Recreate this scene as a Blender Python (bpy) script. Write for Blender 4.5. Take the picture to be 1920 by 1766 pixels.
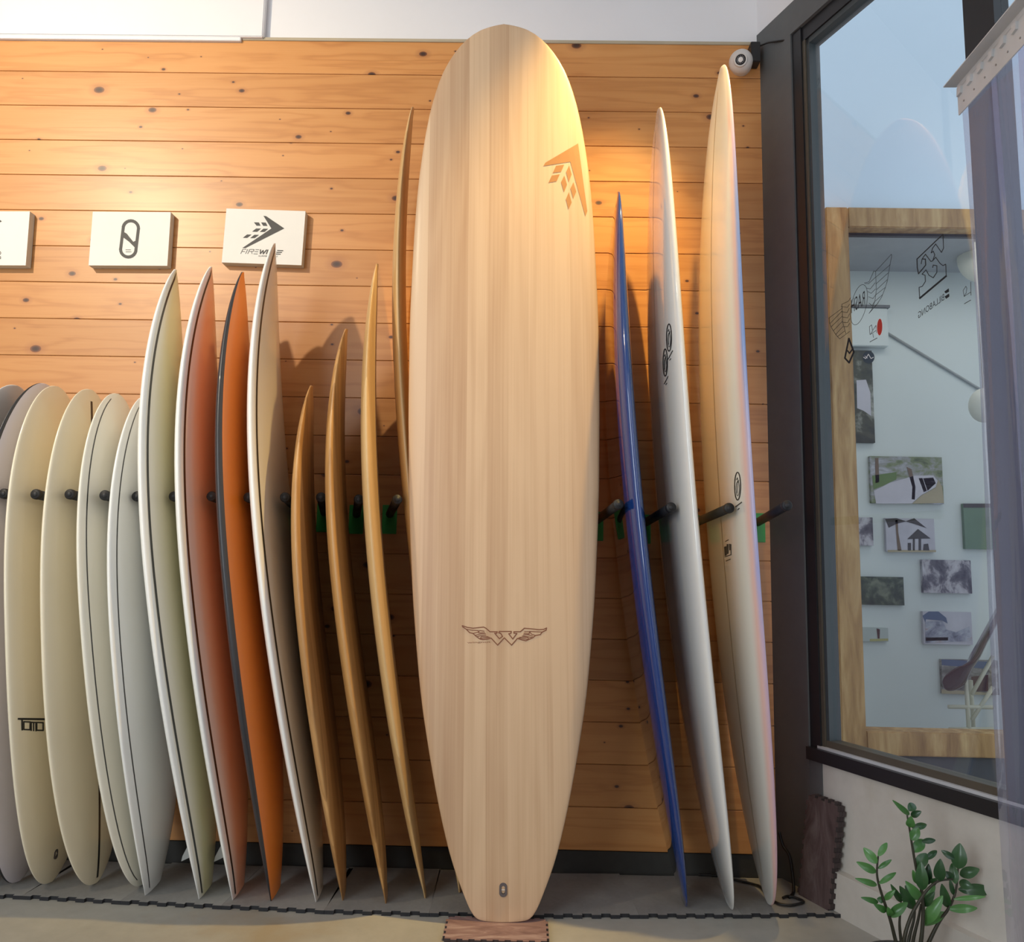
import bpy, bmesh, math, random
import numpy as np
from mathutils import Vector, Matrix
from mathutils.bvhtree import BVHTree
from mathutils.geometry import tessellate_polygon

for o in list(bpy.data.objects): bpy.data.objects.remove(o)
sc = bpy.context.scene
COL = sc.collection
random.seed(7); rng = np.random.RandomState(5)
A3 = lambda *a: np.array(a, float)

# ------------------------------------------------------------------ camera
CD, CH, YAW, PIT, ROL, FPX = 2.6328, .9293, -.0148, .1258, .0193, 1500.
c_, s_ = math.cos, math.sin
FW = A3(s_(YAW)*c_(PIT), c_(YAW)*c_(PIT), s_(PIT))
R0 = A3(c_(YAW), -s_(YAW), 0); U0 = np.cross(R0, FW)
RT = R0*c_(ROL)+U0*s_(ROL); UP = -R0*s_(ROL)+U0*c_(ROL)
CAM = A3(0, -CD, CH)
cd = bpy.data.cameras.new('camera'); cam = bpy.data.objects.new('camera', cd); COL.objects.link(cam)
cd.sensor_fit = 'HORIZONTAL'; cd.sensor_width = 36; cd.lens = FPX/1920*36; cd.clip_start = .02; cd.clip_end = 200
M = Matrix.Identity(4)
for i in range(3):
    M[i][0] = RT[i]; M[i][1] = UP[i]; M[i][2] = -FW[i]; M[i][3] = CAM[i]
cam.matrix_world = M
sc.camera = cam

def ray(x, y): return FW+RT*((x-960)/FPX)-UP*((y-883)/FPX)
def gnd(x, y, z=0.):
    d = ray(x, y); return CAM+d*((z-CAM[2])/d[2])
def aty(x, y, Y):
    d = ray(x, y); return CAM+d*((Y-CAM[1])/d[1])

# ------------------------------------------------------------------ light
sc.view_settings.view_transform = 'Standard'; sc.view_settings.look = 'None'
sc.view_settings.exposure = 0.0; sc.view_settings.gamma = 1.0
sc.view_settings.use_curve_mapping = False
w = bpy.data.worlds.new('world'); sc.world = w; w.use_nodes = True
bg = w.node_tree.nodes['Background']
bg.inputs[0].default_value = (.80, .88, 1.0, 1); bg.inputs[1].default_value = .95

def area(name, loc, aim, sx, sy, power, col):
    l = bpy.data.lights.new(name, 'AREA'); l.shape = 'RECTANGLE'; l.size = sx; l.size_y = sy
    l.energy = power; l.color = col
    o = bpy.data.objects.new(name, l); COL.objects.link(o); o.location = loc
    o.rotation_euler = (Vector(aim)-Vector(loc)).to_track_quat('-Z', 'Y').to_euler()
    return o
# daylight from the open shop front behind the photographer
area('left_doorway_daylight', (-2.45, -4.2, 1.6), (-.7, 0, 1.0), 1.5, 2.6, 60, (.86, .94, 1.0))
area('shopfront_daylight', (.7, -4.2, 2.3), (-.5, 0, 1.3), 2.0, 1.6, 13, (1., .97, .90))
area('right_doorway_daylight', (1.62, -2.0, 1.2), (.6, 0, 1.0), .8, 1.8, 13, (.92, .95, 1.0))

# ------------------------------------------------------------------ node helpers
class NT:
    def __init__(s, name):
        s.m = bpy.data.materials.new(name); s.m.use_nodes = True; s.t = s.m.node_tree
        s.b = s.t.nodes['Principled BSDF']; s.out = s.t.nodes['Material Output']
    def n(s, ty, **kw):
        nd = s.t.nodes.new(ty)
        for k, v in kw.items():
            if isinstance(k, str) and k.startswith('i_'): nd.inputs[k[2:].replace('_', ' ')].default_value = v
            else: setattr(nd, k, v)
        return nd
    def l(s, a, b): s.t.links.new(a, b)
    def mapping(s, src, scale=(1, 1, 1), loc=(0, 0, 0)):
        mp = s.n('ShaderNodeMapping'); mp.inputs['Scale'].default_value = scale; mp.inputs['Location'].default_value = loc
        s.l(src, mp.inputs['Vector']); return mp.outputs[0]
    def noise(s, vec, scale, detail=4, rough=.55, dist=0):
        nd = s.n('ShaderNodeTexNoise'); nd.inputs['Scale'].default_value = scale; nd.inputs['Detail'].default_value = detail
        nd.inputs['Roughness'].default_value = rough; nd.inputs['Distortion'].default_value = dist
        s.l(vec, nd.inputs['Vector']); return nd.outputs['Fac']
    def ramp(s, fac, stops, interp='LINEAR'):
        r = s.n('ShaderNodeValToRGB'); e = r.color_ramp.elements; r.color_ramp.interpolation = interp
        while len(e) > 1: e.remove(e[-1])
        e[0].position = stops[0][0]; e[0].color = (*stops[0][1], 1) if len(stops[0][1]) == 3 else stops[0][1]
        for p, c in stops[1:]:
            q = e.new(p); q.color = (*c, 1)
        s.l(fac, r.inputs[0]); return r.outputs[0]
    def mix(s, fac, a, b, mode='MIX'):
        m = s.n('ShaderNodeMix', data_type='RGBA', blend_type=mode)
        for inp, v in ((m.inputs['Factor'], fac), (m.inputs[6], a), (m.inputs[7], b)):
            if hasattr(v, 'links') or hasattr(v, 'is_linked'): s.l(v, inp)
            else: inp.default_value = v if not isinstance(v, tuple) else ((*v, 1) if len(v) == 3 else v)
        return m.outputs[2]
    def math(s, op, a, b=0.):
        m = s.n('ShaderNodeMath', operation=op)
        for inp, v in ((m.inputs[0], a), (m.inputs[1], b)):
            if hasattr(v, 'is_linked'): s.l(v, inp)
            else: inp.default_value = v
        return m.outputs[0]
    def col(s, v):
        if hasattr(v, 'is_linked'): s.l(v, s.b.inputs['Base Color'])
        else: s.b.inputs['Base Color'].default_value = (*v, 1)
    def bump(s, h, strength=.2, dist=.01):
        b = s.n('ShaderNodeBump'); b.inputs['Strength'].default_value = strength; b.inputs['Distance'].default_value = dist
        s.l(h, b.inputs['Height']); s.l(b.outputs[0], s.b.inputs['Normal'])
    def set(s, **kw):
        for k, v in kw.items(): s.b.inputs[k.replace('_', ' ')].default_value = v
        return s

def srgb(r, g, b):
    f = lambda c: (c/12.92 if c <= .04045 else ((c+.055)/1.055)**2.4)
    return (f(r/255), f(g/255), f(b/255))

def plain(name, col, rough=.5, coat=0, var=.06, scale=9., metal=0., bump=0.):
    t = NT(name); tc = t.n('ShaderNodeTexCoord').outputs['Object']
    nz = t.noise(tc, scale)
    t.col(t.ramp(nz, [(.3, tuple(c*(1-var) for c in col)), (.7, tuple(min(1, c*(1+var)) for c in col))]))
    t.set(Roughness=rough, Metallic=metal); t.b.inputs['Coat Weight'].default_value = coat
    t.b.inputs['Coat Roughness'].default_value = .05
    if bump: t.bump(t.noise(tc, scale*6), bump, .004)
    return t.m

# ------------------------------------------------------------------ materials
def mat_pine():
    t = NT('knotty pine plank'); tc = t.n('ShaderNodeTexCoord').outputs['Object']
    rnd = t.n('ShaderNodeObjectInfo').outputs['Random']
    comb = t.n('ShaderNodeCombineXYZ'); t.l(t.math('MULTIPLY', rnd, 37.), comb.inputs[0]); t.l(t.math('MULTIPLY', rnd, 11.), comb.inputs[2])
    add = t.n('ShaderNodeVectorMath', operation='ADD'); t.l(tc, add.inputs[0]); t.l(comb.outputs[0], add.inputs[1]); v = add.outputs[0]
    # knots: sparse stretched voronoi cells
    sv = t.n('ShaderNodeSeparateXYZ'); t.l(v, sv.inputs[0]); cv = t.n('ShaderNodeCombineXYZ')
    t.l(t.math('MULTIPLY', sv.outputs[0], 5.6), cv.inputs[0]); t.l(t.math('MULTIPLY', sv.outputs[2], 8.5), cv.inputs[1]); kv = cv.outputs[0]
    vor = t.n('ShaderNodeTexVoronoi'); vor.voronoi_dimensions = '2D'; vor.inputs['Scale'].default_value = 1.; vor.inputs['Randomness'].default_value = 1
    t.l(kv, vor.inputs['Vector'])
    sep = t.n('ShaderNodeSeparateColor'); t.l(vor.outputs['Color'], sep.inputs[0])
    rad = t.math('MULTIPLY', t.math('POWER', sep.outputs[0], 4.0), .105)
    k = t.math('DIVIDE', vor.outputs['Distance'], t.math('ADD', rad, .012))
    # grain: long rings bent round the knots
    halo = t.n('ShaderNodeMapRange'); halo.inputs[1].default_value = 0; halo.inputs[2].default_value = .45; halo.inputs[3].default_value = 1.2; halo.inputs[4].default_value = 0
    t.l(vor.outputs['Distance'], halo.inputs[0])
    gv = t.mapping(v, (.55, 1, 10))
    g1 = t.noise(gv, 1.5, 3, .5, .4)
    band = t.math('SINE', t.math('MULTIPLY', t.math('ADD', g1, t.math('MULTIPLY', halo.outputs[0], .05)), 30.))
    band = t.math('MULTIPLY', t.math('ADD', band, 1.), .5)
    fine = t.noise(t.mapping(v, (6, 1, 260)), 1.0, 2, .6)
    broad = t.noise(t.mapping(v, (.7, 1, 5)), 1.3, 2)
    f = t.math('ADD', t.math('MULTIPLY', t.math('POWER', band, 2.2), .22), t.math('ADD', t.math('MULTIPLY', fine, .22), t.math('MULTIPLY', broad, .46)))
    base = t.ramp(f, [(.12, (.62, .30, .098)), (.48, (.54, .235, .066)), (.85, (.36, .128, .03))])
    tone = t.math('ADD', t.math('MULTIPLY', rnd, .26), .86)
    hsv = t.n('ShaderNodeHueSaturation'); t.l(base, hsv.inputs['Color']); t.l(tone, hsv.inputs['Value'])
    kc = t.ramp(k, [(0, (.035, .014, .008)), (.55, (.07, .025, .012)), (.95, (.22, .075, .025)), (1.0, (.30, .11, .04))])
    kf = t.ramp(k, [(0, (1, 1, 1)), (.9, (1, 1, 1)), (1.0, (.30, .30, .30))])
    kf2 = t.n('ShaderNodeMapRange'); kf2.inputs[1].default_value = 1.0; kf2.inputs[2].default_value = 2.4; kf2.inputs[3].default_value = .5; kf2.inputs[4].default_value = 0
    t.l(k, kf2.inputs[0])
    big = t.math('GREATER_THAN', sep.outputs[0], .36)
    inn = t.math('MULTIPLY', t.math('LESS_THAN', k, 1.0), big)
    halo_c = t.mix(t.math('MULTIPLY', kf2.outputs[0], big), hsv.outputs[0], (.33, .12, .04))
    t.col(t.mix(inn, halo_c, kc))
    t.set(Roughness=.42); t.b.inputs['Coat Weight'].default_value = .18; t.b.inputs['Coat Roughness'].default_value = .3
    t.bump(fine, .08, .002)
    return t.m

def mat_stripwood(name, dark, light, strip=.055, contrast=1., rough=.5, coat=.1, cath=.35, grainscale=1.):
    """wood skin laid in strips along the board; UV is metres across / along"""
    t = NT(name); uv = t.n('ShaderNodeUVMap', uv_map='board').outputs[0]
    sx = t.n('ShaderNodeSeparateXYZ'); t.l(uv, sx.inputs[0])
    wob = t.noise(t.mapping(uv, (1.5, .35, 1)), 1.0, 2)
    ux = t.math('ADD', sx.outputs[0], t.math('MULTIPLY', wob, .03))
    idx = t.math('FLOOR', t.math('DIVIDE', ux, strip))
    wn = t.n('ShaderNodeTexWhiteNoise', noise_dimensions='1D'); t.l(idx, wn.inputs['W'])
    c2 = t.n('ShaderNodeCombineXYZ'); t.l(ux, c2.inputs[0]); t.l(sx.outputs[1], c2.inputs[1]); t.l(t.math('MULTIPLY', wn.outputs[0], 9.), c2.inputs[2])
    fine = t.noise(t.mapping(c2.outputs[0], (190*grainscale, 1.2, 1)), 1.0, 3, .6)
    med = t.noise(t.mapping(c2.outputs[0], (34*grainscale, .55, 1)), 1.0, 3, .55, .2)
    ca = t.noise(t.mapping(c2.outputs[0], (7, .55, 1)), 1.0, 2, .5, .3)
    rings = t.math('MULTIPLY', t.math('ADD', t.math('SINE', t.math('MULTIPLY', ca, 42.)), 1.), .5)
    f = t.math('ADD', t.math('MULTIPLY', fine, .28), t.math('ADD', t.math('MULTIPLY', med, .42), t.math('MULTIPLY', rings, .22*cath)))
    f = t.math('ADD', f, t.math('MULTIPLY', wn.outputs[0], .30))
    c = .30*contrast
    mid = tuple((a+b)/2 for a, b in zip(dark, light))
    t.col(t.ramp(f, [(.62-c, light), (.62, mid), (.62+c, dark)]))
    t.set(Roughness=rough); t.b.inputs['Coat Weight'].default_value = coat; t.b.inputs['Coat Roughness'].default_value = .25
    t.bump(fine, .05, .002)
    return t.m

def mat_bounce_deck(name, inner, outer, lo, hi, rough=.22, coat=.35, axis='u'):
    """deck with bounce light painted in: colour fades from rail (u=1) to centre (u=lo..hi)"""
    t = NT(name); at = t.n('ShaderNodeAttribute', attribute_name='across').outputs['Fac']
    mr = t.n('ShaderNodeMapRange', interpolation_type='SMOOTHSTEP'); mr.inputs[1].default_value = lo; mr.inputs[2].default_value = hi
    t.l(at, mr.inputs[0])
    t.col(t.mix(mr.outputs[0], inner, outer)); t.set(Roughness=rough)
    t.b.inputs['Coat Weight'].default_value = coat; t.b.inputs['Coat Roughness'].default_value = .08
    return t.m

def mat_gloss(name, col, rough=.22, coat=.4, var=.03):
    t = NT(name); tc = t.n('ShaderNodeTexCoord').outputs['Object']
    nz = t.noise(tc, 3.)
    t.col(t.ramp(nz, [(.3, tuple(c*(1-var) for c in col)), (.7, tuple(min(1, c*(1+var)) for c in col))]))
    t.set(Roughness=rough); t.b.inputs['Coat Weight'].default_value = coat; t.b.inputs['Coat Roughness'].default_value = .06
    return t.m

def mat_tintrail():
    """white board whose deck side and rail carry a pink and blue resin tint"""
    t = NT('white with pink blue rail'); th = t.n('ShaderNodeAttribute', attribute_name='through').outputs['Fac']
    sep = t.n('ShaderNodeSeparateXYZ'); t.l(t.n('ShaderNodeTexCoord').outputs['Object'], sep.inputs[0])
    zz = t.math('DIVIDE', sep.outputs[2], 2.6)
    wob = t.noise(t.mapping(t.n('ShaderNodeTexCoord').outputs['Object'], (40, 40, 9)), 1., 3)
    tint = t.ramp(zz, [(0, srgb(205, 165, 170)), (.28, srgb(208, 178, 195)), (.36, srgb(172, 170, 210)), (.48, srgb(200, 186, 210)), (.60, srgb(130, 158, 210)), (.75, srgb(165, 178, 216)), (.88, srgb(225, 182, 200)), (1, srgb(232, 188, 202))])
    pink = srgb(232, 190, 180)
    e = t.math('ADD', th, t.math('MULTIPLY', t.math('SUBTRACT', wob, .5), .10))
    m1 = t.n('ShaderNodeMapRange', interpolation_type='SMOOTHSTEP'); m1.inputs[1].default_value = -.80; m1.inputs[2].default_value = -.45; t.l(e, m1.inputs[0])
    m2 = t.n('ShaderNodeMapRange', interpolation_type='SMOOTHSTEP'); m2.inputs[1].default_value = -.48; m2.inputs[2].default_value = -.12; t.l(e, m2.inputs[0])
    c = t.mix(m1.outputs[0], (.80, .78, .72), pink); c = t.mix(m2.outputs[0], c, tint)
    t.col(c); t.set(Roughness=.2); t.b.inputs['Coat Weight'].default_value = .5; t.b.inputs['Coat Roughness'].default_value = .06
    return t.m

def mat_concrete(name, a, b, rough=.7, scale=2.2, stain=None):
    t = NT(name); tc = t.n('ShaderNodeTexCoord').outputs['Object']
    n1 = t.noise(tc, scale, 8, .62, .3); n2 = t.noise(tc, scale*14, 4, .6)
    f = t.math('ADD', t.math('MULTIPLY', n1, .8), t.math('MULTIPLY', n2, .2))
    c = t.ramp(f, [(.33, a), (.68, b)])
    if stain:
        n3 = t.noise(t.mapping(tc, (1.3, 1.3, .8), (3, 1, 2)), 1.7, 6, .6)
        mr = t.n('ShaderNodeMapRange'); mr.inputs[1].default_value = .56; mr.inputs[2].default_value = .72; t.l(n3, mr.inputs[0])
        c = t.mix(mr.outputs[0], c, stain)
    t.col(c); t.set(Roughness=rough); t.bump(n2, .12, .003)
    return t.m

def fres(t, ior):
    # same reflectance from either face of the sheet
    fr = t.n('ShaderNodeFresnel'); bf = t.n('ShaderNodeNewGeometry').outputs['Backfacing']
    mr = t.n('ShaderNodeMapRange'); mr.inputs[3].default_value = ior; mr.inputs[4].default_value = 1/ior
    t.l(bf, mr.inputs[0]); t.l(mr.outputs[0], fr.inputs['IOR']); return fr
def mat_thinglass(name, tint=(.93, .96, .97), rough=0., refl=1.):
    t = NT(name); t.t.nodes.remove(t.b)
    tr = t.n('ShaderNodeBsdfTransparent'); tr.inputs[0].default_value = (*tint, 1)
    gl = t.n('ShaderNodeBsdfGlossy'); gl.inputs['Roughness'].default_value = rough; gl.inputs[0].default_value = (refl, refl, refl, 1)
    fr = fres(t, 1.52)
    f2 = t.math('MINIMUM', t.math('MULTIPLY', fr.outputs[0], .9), .95)
    mx = t.n('ShaderNodeMixShader'); t.l(f2, mx.inputs[0]); t.l(tr.outputs[0], mx.inputs[1]); t.l(gl.outputs[0], mx.inputs[2])
    t.l(mx.outputs[0], t.out.inputs[0]); return t.m

def mat_pvc():
    t = NT('clear pvc strip'); t.t.nodes.remove(t.b)
    tr = t.n('ShaderNodeBsdfTransparent'); tr.inputs[0].default_value = (.86, .86, .93, 1)
    df = t.n('ShaderNodeBsdfTranslucent'); df.inputs[0].default_value = (.62, .60, .72, 1)
    gl = t.n('ShaderNodeBsdfGlossy'); gl.inputs['Roughness'].default_value = .06
    fr = fres(t, 1.45)
    nz = t.noise(t.mapping(t.n('ShaderNodeTexCoord').outputs['Object'], (14, 14, 1.2)), 1., 3)
    bp = t.n('ShaderNodeBump'); bp.inputs['Strength'].default_value = .12; bp.inputs['Distance'].default_value = .02; t.l(nz, bp.inputs['Height']); t.l(bp.outputs[0], gl.inputs['Normal'])
    m1 = t.n('ShaderNodeMixShader'); m1.inputs[0].default_value = .30; t.l(tr.outputs[0], m1.inputs[1]); t.l(df.outputs[0], m1.inputs[2])
    m2 = t.n('ShaderNodeMixShader'); t.l(t.math('MINIMUM', t.math('MULTIPLY', fr.outputs[0], 1.0), .8), m2.inputs[0]); t.l(m1.outputs[0], m2.inputs[1]); t.l(gl.outputs[0], m2.inputs[2])
    t.l(m2.outputs[0], t.out.inputs[0]); return t.m

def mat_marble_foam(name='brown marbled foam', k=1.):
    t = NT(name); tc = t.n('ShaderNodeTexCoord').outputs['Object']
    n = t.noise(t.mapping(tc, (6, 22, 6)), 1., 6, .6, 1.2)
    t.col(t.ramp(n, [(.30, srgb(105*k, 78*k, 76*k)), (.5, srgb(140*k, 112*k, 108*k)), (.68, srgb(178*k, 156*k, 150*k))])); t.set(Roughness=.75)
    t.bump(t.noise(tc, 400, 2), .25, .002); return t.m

def mat_leaf(name, a, b):
    t = NT(name); tc = t.n('ShaderNodeTexCoord').outputs['Object']; rnd = t.n('ShaderNodeObjectInfo').outputs['Random']
    n = t.noise(tc, 30.); f = t.math('ADD', t.math('MULTIPLY', n, .4), t.math('MULTIPLY', rnd, .6))
    t.col(t.ramp(f, [(.15, a), (.85, b)])); t.set(Roughness=.33); t.b.inputs['Coat Weight'].default_value = .2
    return t.m

def mat_photo(name, stops, scale=9., sq=(1, 1, 1), seed=0.):
    """printed snapshot: soft patches of colour"""
    t = NT(name); tc = t.n('ShaderNodeTexCoord').outputs['Object']
    n = t.noise(t.mapping(tc, sq, (seed, seed*.7, seed*1.3)), scale, 5, .62, .4)
    t.col(t.ramp(n, stops)); t.set(Roughness=.5); return t.m

PINE = mat_pine()
WHITEWALL = plain('white painted plaster', (.79, .78, .79), .75, var=.02, scale=2.)
BASEDARK = mat_concrete('dark skirting paint', srgb(42, 40, 37), srgb(58, 56, 51), .7, 3)
FLOORM = mat_concrete('worn concrete floor', (.30, .29, .255), (.46, .445, .39), .55, 1.6, (.33, .28, .20))
GREYPAINT = mat_concrete('dark grey wall paint', srgb(84, 86, 86), srgb(99, 101, 101), .55, 1.5)
CREAMWALL = mat_concrete('cream rendered wall', (.50, .46, .40), (.62, .585, .52), .75, 2.5, (.44, .39, .30))
BLACKFRAME = plain('black powder coat', (.012, .012, .014), .38)
BRONZE = plain('dark bronze bead', (.085, .070, .050), .35)
DARKREVEAL = plain('grey aluminium reveal', srgb(62, 68, 70), .5)
GLASS = mat_thinglass('window glass')
BLACKINK = plain('black print', (.012, .012, .012), .6)
GREYINK = plain('charcoal print', (.045, .043, .042), .6)
LOGOBROWN = plain('burnt logo brown', (.21, .075, .035), .55)
LOGOLIGHT = plain('tan logo print', (.40, .18, .055), .5)
REDINK = plain('red print', (.48, .035, .015), .5)
FOAMTOP = mat_concrete('grey foam tile top', (.20, .195, .185), (.30, .295, .275), .8, 6)
FOAMSIDE = plain('black foam edge', (.018, .018, .02), .85)
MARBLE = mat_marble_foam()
MARBLESHADE = mat_marble_foam('brown foam with painted shade', .62)  # same marbled foam, darkened to carry the corner's shade
MARBLESIDE = plain('brown foam edge', (.05, .035, .033), .85)
RUBBER = plain('black foam sleeve', (.012, .012, .013), .55, var=.15, bump=.15)
CAPM = plain('black end cap', (.010, .010, .011), .55)
GREENPL = plain('green rack plate', (.03, .33, .06), .45)
CANVAS = plain('off white canvas', (.74, .72, .67), .8, var=.02)
CANVASEDGE = plain('canvas wrapped edge', (.62, .60, .50), .8, var=.03)
SILVER = plain('galvanised steel', (.60, .60, .60), .5, metal=.15)
STEM = plain('dark plant stem', (.030, .028, .014), .5)
LEAFD = mat_leaf('dark zz leaf', (.012, .050, .016), (.035, .105, .028))
LEAFL = mat_leaf('young zz leaf', (.045, .15, .03), (.09, .24, .06))
POTM = plain('dark grey planter', (.06, .06, .06), .6)
SOIL = plain('potting soil', (.03, .02, .012), .95, var=.3, scale=60)
PVC = mat_pvc()
CABLE = plain('black cable', (.010, .010, .010), .5)

# ------------------------------------------------------------------ object helpers
def link(o): COL.objects.link(o); return o
def tag(o, label=None, cat=None, group=None, kind=None):
    for k, v in (('label', label), ('category', cat), ('group', group), ('kind', kind)):
        if v: o[k] = v
    return o
def thing(name, loc, label, cat, group=None):
    o = link(bpy.data.objects.new(name, None)); o.location = loc; o.empty_display_size = .05
    return tag(o, label, cat, group)
def base_of(p):
    b = np.zeros(3)
    while p is not None: b = b+np.array(p.location); p = p.parent
    return b
def mesh(name, V, F, mats, parent=None, smooth=False, midx=None, origin=None):
    V = np.asarray(V, float); b = base_of(parent)
    loc = np.zeros(3)
    if origin is not None: loc = np.asarray(origin, float)-b
    me = bpy.data.meshes.new(name); me.from_pydata([tuple(v) for v in (V-b-loc)], [], [tuple(f) for f in F])
    if not isinstance(mats, (list, tuple)): mats = [mats]
    for m in mats: me.materials.append(m)
    if midx is not None: me.polygons.foreach_set('material_index', midx)
    if smooth: me.polygons.foreach_set('use_smooth', [True]*len(me.polygons))
    me.update()
    o = link(bpy.data.objects.new(name, me)); o.parent = parent; o.location = loc
    return o
def box_vf(x0, x1, y0, y1, z0, z1):
    V = [(x, y, z) for x in (x0, x1) for y in (y0, y1) for z in (z0, z1)]
    F = [(0, 1, 3, 2), (4, 6, 7, 5), (0, 4, 5, 1), (2, 3, 7, 6), (0, 2, 6, 4), (1, 5, 7, 3)]
    return V, F
def box(name, b, m, parent=None, bev=0., origin=None):
    bm = bmesh.new(); V, F = box_vf(*b); vs = [bm.verts.new(v) for v in V]
    for f in F: bm.faces.new([vs[i] for i in f])
    bmesh.ops.recalc_face_normals(bm, faces=bm.faces)
    if bev: bmesh.ops.bevel(bm, geom=bm.edges[:], offset=bev, segments=2, affect='EDGES')
    V = [tuple(v.co) for v in bm.verts]; bm.verts.index_update(); F = [[v.index for v in f.verts] for f in bm.faces]; bm.free()
    return mesh(name, V, F, m, parent, origin=origin)
def hexa(name, P, m, parent=None):
    """8 corners: bottom ring 4 then top ring 4"""
    F = [(3, 2, 1, 0), (4, 5, 6, 7), (0, 1, 5, 4), (1, 2, 6, 5), (2, 3, 7, 6), (3, 0, 4, 7)]
    return mesh(name, P, F, m, parent)
def tube_vf(pts, r, n=10, cap=True):
    pts = [np.asarray(p, float) for p in pts]; V = []; F = []
    rs = r if hasattr(r, '__len__') else [r]*len(pts)
    ref = A3(0, 0, 1)
    t0 = pts[1]-pts[0]
    if abs(t0[2])/np.linalg.norm(t0) > .9: ref = A3(1, 0, 0)
    for i, p in enumerate(pts):
        t = pts[min(i+1, len(pts)-1)]-pts[max(i-1, 0)]; t /= np.linalg.norm(t)
        a = np.cross(t, ref); a /= np.linalg.norm(a); b = np.cross(t, a)
        for k in range(n):
            th = 2*math.pi*k/n; V.append(p+rs[i]*(a*math.cos(th)+b*math.sin(th)))
    for i in range(len(pts)-1):
        for k in range(n):
            F.append((i*n+k, i*n+(k+1) % n, (i+1)*n+(k+1) % n, (i+1)*n+k))
    if cap: F.append(tuple(range(n))[::-1]); F.append(tuple((len(pts)-1)*n+k for k in range(n)))
    return V, F
def tube(name, pts, r, m, parent=None, n=10):
    V, F = tube_vf(pts, r, n); return mesh(name, V, F, m, parent, smooth=True)
def spline(pts, k=8):
    P = [np.asarray(p, float) for p in pts]; out = []
    for i in range(len(P)-1):
        p0, p1, p2, p3 = P[max(i-1, 0)], P[i], P[i+1], P[min(i+2, len(P)-1)]
        for j in range(k):
            t = j/k
            out.append(.5*((2*p1)+(-p0+p2)*t+(2*p0-5*p1+4*p2-p3)*t*t+(-p0+3*p1-3*p2+p3)*t**3))
    return out+[P[-1]]

# ---- 2D print shapes, put on a surface through a projector px -> (point, normal)
def poly_tris(poly):
    t = tessellate_polygon([[Vector((x, y, 0)) for x, y in poly]])
    return [[poly[i] for i in tri] for tri in t]
def stroke(pts, wd, closed=False):
    P = [np.array(p, float) for p in pts]
    if closed: P = P+[P[0]]
    out = []
    for a, b in zip(P[:-1], P[1:]):
        d = b-a; L = np.linalg.norm(d)
        if L < 1e-6: continue
        d /= L; n = np.array([-d[1], d[0]])*wd/2; e = d*wd*.3
        out.append([tuple(a-e+n), tuple(b+e+n), tuple(b+e-n), tuple(a-e-n)])
    return out
def ellipse(cx, cy, rx, ry, n=28, rot=0.):
    return [(cx+rx*math.cos(a)*math.cos(rot)-ry*math.sin(a)*math.sin(rot), cy+rx*math.cos(a)*math.sin(rot)+ry*math.sin(a)*math.cos(rot)) for a in [2*math.pi*i/n for i in range(n)]]
def text_tris(body, o, ux, uy, italic=0.):
    """text fitted so its width spans vector ux and its height vector uy (from baseline corner o)"""
    cu = bpy.data.curves.new('tmp', 'FONT'); cu.body = body; cu.shear = italic; cu.resolution_u = 3
    ob = bpy.data.objects.new('tmp', cu); COL.objects.link(ob)
    dg = bpy.context.evaluated_depsgraph_get(); me = ob.evaluated_get(dg).to_mesh()
    me.calc_loop_triangles()
    V = np.array([v.co[:2] for v in me.vertices]); T = [tuple(t.vertices) for t in me.loop_triangles]
    ob.evaluated_get(dg).to_mesh_clear(); bpy.data.objects.remove(ob); bpy.data.curves.remove(cu)
    mn = V.min(0); mx = V.max(0); V = (V-mn)/(mx-mn)
    o, ux, uy = (np.array(q, float) for q in (o, ux, uy))
    P = o+V[:, :1]*ux+V[:, 1:]*uy
    return [[tuple(P[i]) for i in t] for t in T]
def subdiv(tri, mx):
    a, b, c = tri; L = [math.dist(a, b), math.dist(b, c), math.dist(c, a)]; i = max(range(3), key=lambda k: L[k])
    if L[i] <= mx: return [tri]
    t = [tri[i], tri[(i+1) % 3], tri[(i+2) % 3]]; m = ((t[0][0]+t[1][0])/2, (t[0][1]+t[1][1])/2)
    return subdiv([t[0], m, t[2]], mx)+subdiv([m, t[1], t[2]], mx)
def decal(name, polys, proj, m, parent, mx=7., off=.0007):
    tris = []
    for pi_, p in enumerate(polys):
        for t in (poly_tris(p) if len(p) > 3 else [p]): tris += [(q, pi_ % 11) for q in subdiv(list(t), mx)]
    V = []; F = []; cache = {}
    for t, lv in tris:
        ids = []
        for p in t:
            k = (round(p[0], 2), round(p[1], 2), lv)
            if k not in cache:
                h = proj(*p)
                if h is None: cache[k] = None
                else: cache[k] = len(V); V.append(h[0]+h[1]*(off+lv*1.5e-5))
            ids.append(cache[k])
        if None in ids or len(set(ids)) < 3: continue
        F.append(ids)
    if not F: return None
    # make faces look at the camera side
    V = np.array(V); G = []
    for f in F:
        n = np.cross(V[f[1]]-V[f[0]], V[f[2]]-V[f[0]])
        G.append(f if n@(CAM-V[f[0]]) > 0 else f[::-1])
    return mesh(name, V, G, m, parent)
def bvh_proj(o):
    dg = None; b = base_of(o.parent)+np.array(o.location)
    me = o.data; V = [Vector(np.array(v.co)+b) for v in me.vertices]
    tree = BVHTree.FromPolygons(V, [tuple(p.vertices) for p in me.polygons])
    def f(x, y):
        d = Vector(ray(x, y)).normalized(); h = tree.ray_cast(Vector(CAM), d)
        if h[0] is None: return None
        n = np.array(h[1]);
        if n@ray(x, y) > 0: n = -n
        return np.array(h[0]), n
    return f
def plane_proj(P0, n):
    P0 = np.asarray(P0, float); n = np.asarray(n, float); n = n/np.linalg.norm(n)
    def f(x, y):
        d = ray(x, y); return CAM+d*(((P0-CAM)@n)/(d@n)), (n if n@d < 0 else -n)
    return f

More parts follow.
